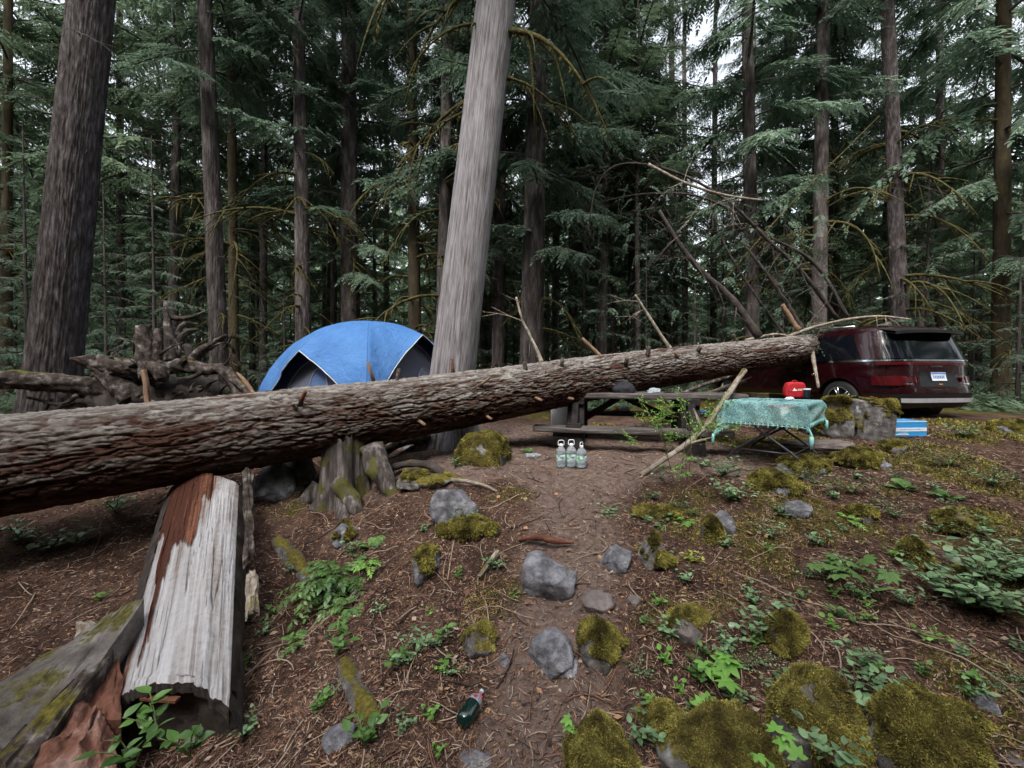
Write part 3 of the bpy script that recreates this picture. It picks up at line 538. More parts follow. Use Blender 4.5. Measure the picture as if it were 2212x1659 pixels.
# ------------------------------------------------------------------ the fallen log
def fallen():
    ctrl = [(-900, 1118, 2.50, .44), (-320, 1048, 2.96, .43), (0, 1006, 3.30, .415), (560, 928, 4.13, .385), (1000, 864, 5.10, .352), (1371, 803, 6.50, .322), (1745, 752, 8.8, .30), (1752, 744, 9.5, .27)]
    pts = np.array([P(a, b, d) for a, b, d, _ in ctrl]); rad = np.array([c[3] for c in ctrl])
    L = 1250; path = smoothpath(pts, L); seg = np.r_[0, np.cumsum(np.linalg.norm(np.diff(path, axis=0), axis=1))]
    s = np.linspace(0, seg[-1], L); path = np.stack([np.interp(s, seg, path[:, a]) for a in range(3)], 1)
    r = np.interp(s, np.interp(np.linspace(0, L - 1, len(pts)), np.arange(L), seg), rad)
    o = path[L // 2].copy()
    root = thing('fallen_log', 'huge fallen conifer trunk with fissured bark crossing the whole campsite onto the van', 'fallen tree', o)
    T = nrm(np.gradient(path, axis=0)); U = nrm(np.array([0, 0, 1.]) - T * T[:, 2:3]); B = np.cross(T, U)
    m = 300; th = np.arange(m) * 2 * math.pi / m; C, S = np.cos(th), np.sin(th)     # th=0 up
    S2, C2 = s[:, None] + 0 * th[None], 0
    x = np.stack(np.broadcast_arrays(S2 * 2.9 + np.sin(th * 2)[None] * .3, C[None] * 3.4, S[None] * 3.4), -1)
    warp = .35 * np.stack([fbm(x * .9 + 5, 2, 1), fbm(x * .9 + 9, 2, 2), fbm(x * .9 + 13, 2, 3)], -1)
    xw = x + warp
    a1 = np.abs(fbm(xw * np.array([1, 2.4, 2.4]), 2, 11)); a2 = np.abs(fbm(xw * np.array([2.6, 3.6, 3.6]) + 40, 2, 17))
    fiss = np.clip(1 - a1 / .17, 0, 1) * 1.0 + np.clip(1 - a2 / .15, 0, 1) * .75
    plate = fbm(x * np.array([7, 5, 5]), 3, 23); flake = fbm(x * np.array([22, 9, 9]), 2, 29)
    hh = .5 - .62 * np.clip(fiss, 0, 1.2) + .28 * plate + .16 * flake
    big = fbm(x * .5, 2, 44)
    k = r[:, None] * (1 + .03 * big) + .044 * hh - .018
    V = path[:, None] + (C[None, :, None] * U[:, None] + S[None, :, None] * B[:, None]) * k[..., None] - o
    # weathered grey on the upper side, unweathered red bark below; scraped red patches
    wear = fbm(x * np.array([.6, 1.2, 1.2]) + 70, 3, 51); bare = ss(.30, .42, fbm(x * np.array([.45, .9, .9]) + 130, 4, 57)); hh = hh * (1 - .75 * bare) - .35 * bare
    tone = .28 * np.clip(C[None] + .45 + wear * .9, -1, 1.1)
    mb = MB(); mb.grid(V, wrap=True, at=np.clip(-.02 + .50 * hh + tone * (1 - .6 * bare) + .20 * bare, -.3, 1)); 
    e = mb.n; mb.add(path[-1:] + T[-1:] * .06 - o, t=None); k0 = (L - 1) * m; e0 = mb.n; mb.add(path[:1] - o, t=None); mb.t.append(np.stack([np.full(m, e0), (np.arange(m) + 1) % m, np.arange(m)], 1)); mb.mi_t.append(np.zeros(m))
    mb.t.append(np.stack([np.full(m, e), k0 + np.arange(m), k0 + (np.arange(m) + 1) % m], 1)); mb.mi_t.append(np.zeros(m))
    mb.obj('trunk', M['bark_log'], root, attr=True)
    def at(px, py, dz=0):                       # surface point under a pixel
        d = ray(px, py); best = None
        ts = np.linspace(2.2, 11, 1500); pp = CAM + ts[:, None] * d
        for p in pp:
            i = np.argmin(((path - p) ** 2).sum(1))
            if np.linalg.norm(path[i] - p) < r[i]: return p - o, i
        i = np.argmin(np.linalg.norm(np.cross(path - CAM, nrm(d)), axis=1)); return CAM + d * np.linalg.norm(path[i] - CAM) / np.linalg.norm(d) - o, i
    # broken branch stubs: (root pixel, tip pixel, tip depth change, radius)
    rg = np.random.default_rng(8)
    for (x0, y0, x1, y1, rd, dd, mt) in [(650, 873, 660, 846, .022, -.12, 'bark_red'), (808, 822, 795, 783, .02, -.05, 'splinter'), (860, 820, 862, 797, .03, 0, 'dead'), (905, 897, 935, 878, .018, -.1, 'dead'),
        (1036, 832, 1058, 816, .018, -.1, 'splinter'), (905, 910, 918, 918, .02, -.12, 'splinter'), (1052, 899, 1061, 905, .018, -.12, 'splinter'), (978, 806, 977, 776, .022, 0, 'bark_red'),
        (1135, 796, 1133, 781, .03, 0, 'dead'), (1158, 861, 1170, 865, .02, -.14, 'splinter'), (1228, 860, 1238, 862, .02, -.14, 'splinter'), (1213, 790, 1214, 772, .03, -.05, 'dead'), (1398, 764, 1401, 748, .04, 0, 'dead'),
        (1352, 788, 1355, 776, .035, -.1, 'dead'), (1508, 758, 1514, 748, .035, -.1, 'dead'), (1580, 826, 1590, 830, .02, -.12, 'splinter'), (640, 880, 632, 872, .02, -.1, 'dead'), (1590, 735, 1583, 722, .03, 0, 'dead'), (1462, 772, 1458, 762, .03, -.1, 'splinter')]:
        a, i = at(x0, y0); Y = a[1] + o[1]; b = P(x1, y1, Y + dd) - o; a2 = a - .05 * nrm(b - a)
        mb = MB(); mb.tube(np.array([a2, (a2 + b) / 2 + rg.normal(0, .004, 3), b, b + (b - a) * .04]), [rd * 1.3, rd, rd * .85, rd * .2], 7, noise=.4, nf=20); mb.obj('branch_stub', M[mt], root)
    # long snapped limbs standing up from the far part
    def limb(px, Y0, Y1, r0, r1, mt, n=26, sub=0, sd=0, name='branch'):
        k = len(px); Ys = np.linspace(Y0, Y1, k); c = smoothpath(np.array([P(x, y, d) for (x, y), d in zip(px, Ys)]) - o, n)
        mb = MB(); mb.tube(c, np.linspace(r0, r1, n), 8, noise=.35, nf=9, seed=sd); q = np.random.default_rng(sd)
        for j in range(sub):
            i = q.integers(4, n - 3); d = nrm(c[i + 1] - c[i] + q.normal(0, .5, 3) * np.array([1, .6, 1]) * .5 + np.array([0, 0, -.15])); l = q.uniform(.3, 1.1); tt = np.linspace(0, 1, 6)
            cc = c[i] + d * (tt * l)[:, None]; cc[:, 2] += -.3 * l * tt ** 2
            mb.tube(cc, np.interp(i, [0, n], [r0, r1]) * .30 * (1.1 - tt), 5, cap=False)
            for u in range(4):
                d2 = nrm(d + q.normal(0, .6, 3)); k2 = q.integers(1, 6); mb.tube(cc[k2] + d2 * np.linspace(0, q.uniform(.12, .4), 4)[:, None], [.006, .005, .004, .002], 4, cap=False)
        mb.obj(name, M[mt], root)
    limb([(1171, 782), (1150, 735), (1128, 690), (1115, 642)], 5.7, 5.9, .030, .014, 'twig', sub=4, sd=1)
    limb([(1300, 773), (1280, 752), (1257, 731)], 6.2, 6.2, .032, .026, 'splinter', sd=2)
    limb([(1450, 756), (1425, 720), (1400, 680), (1372, 636)], 7.0, 7.0, .036, .018, 'twig', sub=3, sd=3)
    limb([(1640, 728), (1580, 645), (1520, 590), (1470, 530), (1424, 455)], 8.1, 8.4, .080, .035, 'dead_dark', sub=14, sd=4)
    limb([(1735, 715), (1690, 640), (1640, 570), (1600, 520)], 8.8, 8.8, .05, .02, 'twig_dark', sub=5, sd=5)
    limb([(1810, 690), (1735, 590), (1660, 520), (1590, 450), (1510, 395), (1420, 360), (1335, 356), (1290, 400), (1273, 480)], 8.9, 7.9, .045, .010, 'dead_dark', n=60, sub=34, sd=6)
    limb([(1835, 690), (1760, 570), (1660, 510), (1580, 455), (1490, 420), (1380, 420), (1272, 442)], 9.4, 8.4, .042, .010, 'dead_dark', n=50, sub=30, sd=7)
    limb([(1645, 433), (1560, 420), (1480, 395), (1400, 355)], 8.0, 8.2, .022, .03, 'twig', sub=6, sd=8)
    limb([(1725, 712), (1708, 688), (1690, 658)], 8.5, 8.5, .055, .045, 'splinter', sd=9)
    limb([(1700, 728), (1760, 706), (1830, 690), (1900, 683), (1968, 690)], 8.6, 7.6, .04, .015, 'twig', n=30, sub=6, sd=10)
    limb([(1610, 735), (1680, 722), (1745, 735), (1800, 700)], 8.5, 8.8, .03, .015, 'twig', sub=4, sd=11)
    limb([(1560, 610), (1700, 450), (1820, 330), (1900, 250)], 9.5, 9.5, .02, .01, 'mossbr', sub=4, sd=12)
    limb([(1750, 735), (1757, 775), (1768, 838)], 8.5, 8.1, .045, .03, 'twig', sd=13)
    limb([(1720, 760), (1600, 590), (1560, 500), (1630, 480)], 9.2, 9.2, .03, .02, 'twig_dark', sub=6, sd=15)
    # green sprays still on the broken top
    mb = MB(); q = np.random.default_rng(12)
    for i in range(70):
        p = P(q.uniform(1738, 1850), q.uniform(690, 745), q.uniform(8.5, 9.3)) - o; d = nrm(np.array([q.uniform(-.2, 1), q.uniform(-1, .2), q.uniform(-.9, .5)]))
        mb.quads(frond(p, d, q.uniform(.25, .5), 8, q, .4), at=q.uniform(-.25, .35))
    for i in range(150):
        p = P(q.uniform(1280, 1800), q.uniform(380, 690), q.uniform(8.5, 10)) - o; d = nrm(np.array([q.uniform(-1, 1), q.uniform(-1, .2), q.uniform(-.9, .1)]))
        mb.quads(frond(p, d, q.uniform(.3, .6), 8, q, .35), at=q.uniform(-.25, .25))
    mb.obj('foliage', M['leaf_bg'], root, smooth=False, attr=True)
    return path, r
LOGP, LOGR = fallen()

# leaning prop stick, small fallen limbs behind the table
def stick(name, label, pts, r0, r1, mt='twig', sub=0, sd=0, n=20, cat='branch', noise=.3):
    c = smoothpath(np.array(pts), n); o = c[0].copy(); mb = MB(); mb.tube(c - o, np.linspace(r0, r1, n), 9, noise=noise, nf=9, seed=sd); q = np.random.default_rng(sd)
    for j in range(sub):
        i = q.integers(2, n - 2); d = nrm(nrm(c[i + 1] - c[i]) + q.normal(0, .6, 3) + np.array([0, 0, .1])); l = q.uniform(.1, .35) * np.linalg.norm(c[-1] - c[0]) * .5
        mb.tube(c[i] - o + d * np.linspace(0, l, 4)[:, None], r1 * np.linspace(.7, .2, 4), 5)
    return tag(mb.obj(name, M[mt], loc=o), label, cat)
g0 = G(1385, 1030)
stick('leaning_stick', 'long pale stick leaning from the ground across the bench toward the fallen log', [g0 + [0, 0, .02], P(1500, 945, 4.50), P(1550, 885, 4.85), P(1608, 800, 5.5)], .027, .036, 'twig', sub=5, sd=2)
stick('fallen_limb', 'mossy fallen limb lying behind the picnic table, upper one of the pair', [P(1440, 868, 8.4), P(1510, 835, 8.8), P(1580, 812, 9.0)], .05, .04, 'dead', 4, 3)
stick('fallen_limb', 'grey fallen limb lying behind the picnic table, lower one of the pair', [P(1450, 880, 8.0), P(1530, 850, 8.3), P(1610, 822, 8.6)], .06, .04, 'twig', 4, 4)

# ------------------------------------------------------------------ upturned root mass
def rootmass():
    Y = 5.2; o = P(330, 860, Y); o[2] = float(gz(o[0], Y))
    q0 = np.random.default_rng(15)
    root = thing('uprooted_stump', 'weathered dead root mass with broken upright roots lying behind the fallen log at left', 'stump', o)
    def part(name, px, Ys, rads, mt, sd, n=40, noise=.4, nf=5, sides=14, flat=1.):
        k = len(px); Ys = np.broadcast_to(Ys, (k,)) if np.ndim(Ys) == 0 else np.interp(np.linspace(0, 1, k), np.linspace(0, 1, len(Ys)), Ys)
        c = smoothpath(np.array([P(x, y, d) for (x, y), d in zip(px, Ys)]) - o, n); rr = np.interp(np.linspace(0, 1, n), np.linspace(0, 1, len(rads)), rads) * .84
        mb = MB(); mb.tube(c, rr, max(sides, 26), noise=noise * .4, nf=nf, seed=sd, flat=flat, ridge=.55); return mb.obj(name, M[mt], root)
    part('root_crown', [(165, 850), (230, 868), (320, 872), (420, 872), (500, 878)], 5.4, [.20, .32, .40, .36, .22], 'dead_dark', 1, n=60, noise=.7, nf=4, sides=30)
    part('root_crown', [(220, 930), (330, 940), (450, 940), (540, 940)], 5.5, [.25, .36, .34, .2], 'dead_dark', 2, n=50, noise=.7, nf=4, sides=26)
    part('root', [(152, 775), (200, 783), (260, 795), (320, 800)], [4.9, 5.1], [.02, .09, .13, .12], 'dead', 3, noise=.8, nf=7, n=60, sides=20)
    part('root', [(195, 768), (215, 790), (250, 820), (290, 860)], [4.9, 5.1], [.03, .09, .12, .14], 'dead', 4, noise=.8, nf=7)
    part('root', [(310, 705), (313, 740), (322, 790), (335, 815)], [5.1, 5.0], [.08, .115, .13, .16], 'dead', 5, noise=.55, nf=8, n=60, sides=22, flat=.7)
    part('root', [(340, 712), (343, 740), (340, 790)], [5.2, 5.1], [.035, .07, .10], 'dead', 35, noise=.8, nf=9, n=40, sides=18, flat=.6)
    part('root', [(357, 652), (360, 690), (364, 720), (372, 780)], [5.2, 5.1], [.022, .03, .05, .09], 'dead', 6, noise=.5, nf=9)
    part('root', [(442, 672), (415, 685), (390, 688), (362, 690), (375, 740)], [5.3, 5.2], [.008, .025, .03, .04, .06], 'dead', 7, noise=.6, nf=10)
    part('root', [(428, 700), (405, 698), (388, 710), (375, 745)], [5.3, 5.2], [.01, .025, .03, .045], 'dead', 8, noise=.7, nf=10)
    part('root', [(430, 712), (410, 716), (390, 730), (378, 760)], [5.25, 5.2], [.012, .035, .04, .05], 'dead_dark', 9, noise=.7, nf=10)
    part('root', [(488, 724), (462, 742), (430, 762), (415, 790)], [5.0, 5.1], [.02, .045, .06, .06], 'dead', 10, noise=.7, nf=9)
    part('root', [(398, 750), (405, 752), (412, 775), (410, 800)], 5.1, [.04, .05, .05, .06], 'dead_dark', 11, noise=.5)
    part('root', [(350, 795), (400, 790), (450, 798), (485, 800), (520, 850), (560, 905)], [5.1, 4.9], [.08, .09, .07, .07, .08, .07], 'dead', 12, noise=.6, nf=7, n=70)
    part('root', [(486, 800), (512, 825), (540, 850), (570, 905)], [4.95, 4.75], [.04, .05, .05, .05], 'dead', 13, noise=.5, nf=9)
    part('root', [(512, 805), (530, 825), (556, 862)], [4.85, 4.75], [.012, .025, .02], 'splinter', 14, noise=.4, nf=12)
    part('root', [(-60, 826), (20, 820), (90, 826), (170, 832), (240, 850)], [4.7, 5.2], [.10, .105, .11, .12, .15], 'dead', 15, noise=.35, nf=6, n=70, sides=20)
    part('root', [(310, 800), (316, 830), (318, 865), (324, 890)], [4.75, 4.7], [.03, .03, .028, .025], 'splinter', 16, noise=.5, nf=12)
    part('root', [(320, 790), (345, 800), (352, 820)], [4.85, 4.8], [.06, .09, .06], 'dead', 17, noise=.8, nf=9)
    for i, px in enumerate([[(60, 858), (130, 875), (200, 890)], [(110, 862), (95, 885), (60, 905)], [(150, 890), (175, 900), (215, 905)], [(180, 870), (130, 880), (90, 925)]]):
        part('root', px, 5.0, [.018, .022, .02], 'dead_dark', 20 + i, noise=.5, nf=12, n=20)
    for i in range(34):                                    # fine tangled roots
        x, y = q0.uniform(170, 520), q0.uniform(740, 870); a = q0.uniform(-2.6, .2); l = q0.uniform(20, 75); b = q0.normal(0, .35)
        pts = [(x + l * t * math.cos(a + b * t * 3), y + l * t * math.sin(a + b * t * 3)) for t in (0, .35, .7, 1)]
        part('root', pts, [q0.uniform(4.9, 5.3), q0.uniform(4.8, 5.2)], [.022, .013, .007, .003], ('dead', 'dead_dark')[i % 2], 60 + i, n=16, nf=14, sides=7, noise=.8)
    q = np.random.default_rng(5)
    for i in range(10):
        a = np.array([q.uniform(160, 500), q.uniform(780, 860)]); b = a + q.uniform(-50, 50, 2) * [1, .5]
        part('root', [tuple(a), tuple((a + b) / 2 + q.uniform(-8, 8, 2)), tuple(b)], 4.95, [.03, .02, .008], 'dead', 40 + i, n=14, nf=12, sides=8)
rootmass()

# ------------------------------------------------------------------ split silver cedar slab in the left foreground
def slab():
    # the near end hangs hollow over the ground
    far = [P(376, 1046, 3.80), P(516, 1046, 3.62)]; near = [P(252, 1512, 1.92), P(496, 1530, 1.86)]
    o = (far[0] + near[1]) / 2; n, m = 320, 220; t = np.linspace(0, 1, n)[:, None, None]; s = np.linspace(0, 1, m)[None, :, None]
    A = near[0] * (1 - t) + far[0] * t; Bv = near[1] * (1 - t) + far[1] * t
    V = A * (1 - s) + Bv * s; tt = t[..., 0] + 0 * s[..., 0]; sv = s[..., 0] + 0 * t[..., 0]
    wdt = .5; arch = .10 * (1 - (2 * sv - 1) ** 2) ** .8 + .02 * np.sin(tt * 4)
    pn = np.stack([tt * 2.2, sv * 9, 0 * sv], -1); g1 = 1 - 2 * np.abs(fbm(pn * np.array([1.2, 2, 1]), 3, 61)); g2 = fbm(pn * np.array([2, 6, 1]), 2, 62)
    # bark still on: upper left quarter and a strip down the left edge
    edge = sv + .04 * fbm(pn * np.array([3, 2, 2]), 4, 64) ; tnoise = tt + .05 * fbm(pn * np.array([1, 1.5, 1]), 3, 65) + .07 * fbm(pn * np.array([.4, 7, 1]), 3, 68) + (sv > .42) * 0
    bark = ((edge < .50 - .10 * (tnoise > .62)*0 + .12 * (tnoise > .8)) & (tnoise > .50 + .10 * (edge < .22) - .0)) | ((edge < .23) & (edge > .10) & (tnoise > .33)) | ((edge < .20) & (edge > .14) & (tnoise > .1))
    ridge = .005 * g1 + .003 * g2
    V = V + np.array([0, 0, 1.]) * (arch + ridge + .016 * bark - .02 * np.clip(1 - np.abs(fbm(pn * np.array([.5, 2.2, 1]), 2, 69)) / .03, 0, 1) + .012 * fbm(pn * np.array([2, 1.2, 1]), 3, 70))[..., None]
    # ragged near end
    rag = .035 * fbm(np.stack([sv * 14, 0 * sv, 0 * sv], -1), 3, 66) * (tt < .02)
    V[..., 1] += rag
    h = np.where(bark, -.36 + .16 * g1 + .16 * g2 + .16 * ((edge > .40)), .20 + .22 * g1 + .16 * g2 - .10 * (tt > .88) + .35 * fbm(pn * np.array([1.2, .8, 1]), 4, 71))  # grey face coloured darker at the far end, painting in the log's shade
    mb = MB(); mb.grid(V - o, at=h, flip=True)
    # underside shell and rims
    U = V - np.array([0, 0, 1.]) * (.035 + .03 * np.abs(2 * sv - 1))[..., None]; step = 4
    U = U[::step, ::step]; mb2 = MB(); mb2.grid(U - o); 
    for Aa, Bb in ((V[0], V[0] - [0, 0, .05]), (V[:, 0], V[:, 0] - [0, 0, .10]), (V[:, -1], V[:, -1] - [0, 0, .12])):
        mb2.grid(np.stack([Aa - o, Bb - o]))
    # recessed rotten end that closes the half log
    e0 = V[8, ::4] - [0, 0, .03]; e1 = e0.copy(); e1[:, 2] = V[0, :, 2].min() - .30; kk = np.linspace(0, 1, 20)[:, None, None]; E = e0[None] * (1 - kk) + e1[None] * kk; E[..., 1] += .05 + .03 * fbm(E * 22, 4, 12); mb2.grid(E - o)
    # sloping outer sides of the half log
    for Sd, dx in ((V[:, 0], -.05), (V[:, -1], .03)):
        k = np.linspace(0, 1, 14)[:, None, None]; W = Sd[None] + np.array([dx, 0, -.34]) * k + np.array([dx * 1.5, 0, 0]) * np.sin(k * 3); W = W + .012 * fbm(W * np.array([14, 3, 14]), 2, 6)[..., None]
        mb2.grid(W - o)
    root = thing('split_log', 'silver grey split half log with red bark on its upper edge, at lower left', 'log', o)
    mb.obj('wood_face', M['silver'], root, attr=True); mb2.obj('bark_shell', M['dead_dark'], root)
    mb = MB(); c = np.array([P(310, 1500, 1.93), P(345, 1497, 1.92), P(380, 1503, 1.91)]) + [0, 0, .02]
    q = MB(); q.beam(P(308, 1506, 1.90) - o, P(384, 1512, 1.88) - o, .03, .012); q.obj('splinter', M['silver'], root, smooth=False)
slab()
def flatwood(name, label, corners, Y, thick, mt, sd, cat='log', n=70, m=40, arch=.04, amp=.02):
    """a thick weathered slab through four picture corners (far-left, far-right, near-right, near-left)"""
    c = [P(x, y, d) for (x, y), d in zip(corners, Y)]; o = sum(c) / 4
    t = np.linspace(0, 1, n)[:, None, None]; s = np.linspace(0, 1, m)[None, :, None]
    V = (c[3] * (1 - t) + c[0] * t) * (1 - s) + (c[2] * (1 - t) + c[1] * t) * s
    q = np.stack([t[..., 0] * 3 + 0 * s[..., 0], s[..., 0] * 8 + 0 * t[..., 0], 0 * (t + s)[..., 0]], -1)
    hh = fbm(q * 1.5, 4, sd); V = V + np.array([0, 0, 1.]) * (arch * (1 - (2 * s[..., 0] - 1) ** 2) + amp * hh)[..., None]
    V[..., 0] += .03 * fbm(q + 9, 3, sd + 1) * 1; 
    D = V - np.array([0, 0, thick]); mb = MB(); mb.grid(V - o, flip=True); mb.grid(D - o)
    for A, B in ((V[0], D[0]), (V[-1], D[-1]), (V[:, 0], D[:, 0]), (V[:, -1], D[:, -1])): mb.grid(np.stack([A - o, B - o]))
    return tag(mb.obj(name, M[mt] if isinstance(mt, str) else mt, loc=o), label, cat, kind='thing')
mossywood = pmat('mossy_wood', [(.3, (.04, .035, .03)), (.5, (.15, .13, .12)), (.75, (.36, .34, .33))], ns=6, scale=(1, 1, 1), bump=.9, bs=30, dist=.03, moss=(.09, .08, .02), mosslo=.83)
flatwood('mossy_slab', 'mossy grey slab of wood slanting down to the lower left corner', [(215, 1385), (300, 1300), (175, 1560), (-30, 1690)][0:0] + [(190, 1370), (305, 1295), (60, 1650), (-160, 1560)], [2.3, 2.25, 1.62, 1.62], .16, mossywood, 71)
flatwood('mossy_slab', 'greyer narrow slab edge just under the mossy slab in the lower left', [(230, 1400), (292, 1345), (40, 1690), (-20, 1640)], [2.2, 2.2, 1.5, 1.55], .14, 'dead', 75)
redrot = pmat('rotten_red_wood', [(.3, (.10, .035, .022)), (.5, (.24, .11, .075)), (.72, (.46, .33, .29))], ns=9, bump=.9, bs=30, dist=.03)
flatwood('rotten_bark_slab', 'reddish rotting slab of bark in the bottom left corner below the split log', [(170, 1510), (245, 1590), (240, 1760), (-60, 1720)], [1.85, 1.78, 1.45, 1.45], .12, redrot, 81, 'bark', amp=.05)
flatwood('bark_slab', 'long brown strip of bark standing against the right edge of the split log', [(522, 1020), (545, 1020), (549, 1200), (527, 1218)], [3.2, 3.2, 2.75, 2.7], .05, 'dead', 85, 'bark')
flatwood('bark_piece', 'short ragged bark piece lying right of the split log', [(528, 1250), (560, 1240), (556, 1320), (536, 1335)], [2.5, 2.5, 2.3, 2.28], .02, 'twig', 87, 'bark', n=30, m=16)
flatwood('bark_piece', 'pale pinkish chunk of broken wood above the mossy slab', [(168, 1345), (235, 1370), (220, 1395), (165, 1375)], [2.3, 2.25, 2.2, 2.25], .04, 'twig', 88, 'wood chunk', n=30, m=16)
flatwood('rotten_log', 'brown crumbling log piece between the split log and the mossy slab', [(205, 1480), (262, 1425), (262, 1560), (150, 1570)], [2.05, 2.05, 1.8, 1.8], .12, 'bark_red', 89, n=40, m=24)

# ------------------------------------------------------------------ stump below the log
def stump():
    Y = 4.35; b = P(745, 1085, Y); o = np.array([b[0], Y, float(gz(b[0], Y))])
    root = thing('old_stump', 'tall grey and mossy old stump with a spreading root directly under the fallen log', 'stump', o)
    n, m = 120, 110; t = np.linspace(0, 1, n); th = np.arange(m) * 2 * math.pi / m
    q = np.stack(np.broadcast_arrays(np.cos(th)[None] * 5 + 0 * t[:, None], np.sin(th)[None] * 5 + 0 * t[:, None], t[:, None] * 1.5), -1)
    H = .78; r = .20 + .14 * np.exp(-t * 4.2); k = 1 + .30 * (np.exp(-t * 2.5) + .15)[:, None] * np.sin(5 * th + 1)[None] + .14 * fbm(q, 4, 9)
    V = np.stack([r[:, None] * k * np.cos(th), r[:, None] * k * np.sin(th), (t * H)[:, None] + .10 * fbm(q * 1.2, 2, 3) * t[:, None] - .12], -1)
    mb = MB(); mb.grid(V, wrap=True); top = mb.n; mb.add([[0, 0, H - .25]]); mb.t.append(np.stack([np.full(m, top), (n - 1) * m + np.arange(m), (n - 1) * m + (np.arange(m) + 1) % m], 1)); mb.mi_t.append(np.zeros(m))
    stm = pmat('stump_wood', [(.32, (.02, .015, .013)), (.5, (.09, .075, .068)), (.72, (.34, .31, .31))], scale=(1, 1, .12), ns=16, bump=.9, bs=30, dist=.03, patch=((.09, .085, .025), 4.5, .53))
    mb.obj('trunk', stm, root)
    for px, Ys, rd, sd in (([(800, 965), (815, 1010), (838, 1050), (866, 1088)], [4.3, 4.05], [.13, .12, .09, .05], 3), ([(735, 1040), (760, 1080), (775, 1112)], [4.2, 4.0], [.12, .09, .05], 4), ([(690, 1050), (660, 1080), (640, 1100)], [4.3, 4.2], [.10, .08, .05], 5)):
        c = smoothpath(np.array([P(x, y, d) for (x, y), d in zip(px, np.linspace(*Ys, len(px)))]) - o, 30); mb = MB(); mb.tube(c, np.interp(np.linspace(0, 1, 30), np.linspace(0, 1, len(rd)), rd), 16, noise=.5, nf=6, seed=sd); mb.obj('root', stm, root)
stump()
def chunk(name, label, px, Ys, rads, mt, sd, cat='stump', sides=16, n=40, noise=.5, nf=6):
    c = smoothpath(np.array([(G(x, y) - [0, 0, rads[0] * .35]) if Ys is None else P(x, y, d) for (x, y), d in zip(px, np.linspace(*(Ys or (1, 1)), len(px)))]), n); o = c[len(c) // 2].copy()
    mb = MB(); mb.tube(c - o, np.interp(np.linspace(0, 1, n), np.linspace(0, 1, len(rads)), rads), max(sides, 18), noise=noise, nf=nf, seed=sd, ridge=.3); return tag(mb.obj(name, M[mt], loc=o), label, cat)
chunk('old_stump', 'narrow mossy stump standing between the dark boulder and the larger stump', [(652, 975), (650, 1030), (645, 1100)], (4.7, 4.4), [.12, .13, .18], 'rock_moss', 7)
chunk('dead_root', 'twisted grey root curling over the ground between the stump and the cedar', [(815, 995), (850, 965), (890, 950), (925, 945)], (5.0, 5.5), [.03, .05, .06, .09], 'dead', 9, 'root')
chunk('dead_root', 'mossy buried root arching over the dark hollow in front of the cedar', [(835, 1015), (880, 1002), (930, 1006), (965, 1030), (1000, 1045)], (4.5, 4.1), [.03, .035, .04, .05, .02], 'dead_dark', 10, 'root')
chunk('dead_root', 'thin exposed root trailing right from the foot of the moss covered boulder', [(975, 1035), (1010, 1040), (1045, 1048), (1075, 1062)], (4.0, 3.8), [.03, .02, .015, .01], 'twig', 11, 'root')
chunk('dead_root', 'short dark rotten root lying across the path', [(1120, 1165), (1160, 1160), (1200, 1168), (1240, 1172)], (3.06, 3.0), [.012, .028, .024, .008], 'bark_red', 12, 'root')
chunk('mossy_log', 'rotting moss capped log stub standing out of the slope at lower left', [(745, 1425), (762, 1480), (790, 1530), (815, 1575)], None, [.03, .05, .055, .04], 'rock_moss', 13, 'log')
chunk('broken_stick', 'brown stick leaning on the slope right of the mossy rock', [(1075, 1190), (1055, 1218), (1035, 1245)], (2.85, 2.65), [.014, .014, .012], 'twig', 14, 'branch', sides=7, noise=.2)
chunk('fallen_branch', 'grey fallen branch at the right edge above the mossy boulders', [(2130, 1140), (2180, 1165), (2240, 1190)], (3.2, 3.0), [.03, .03, .03], 'dead', 15, 'branch', sides=9)
chunk('buried_log', 'moss covered rotten log half sunk in the slope left of the big leafy shrub', [(600, 1165), (630, 1205), (665, 1250)], None, [.05, .075, .04], 'rock_moss', 16, 'log')
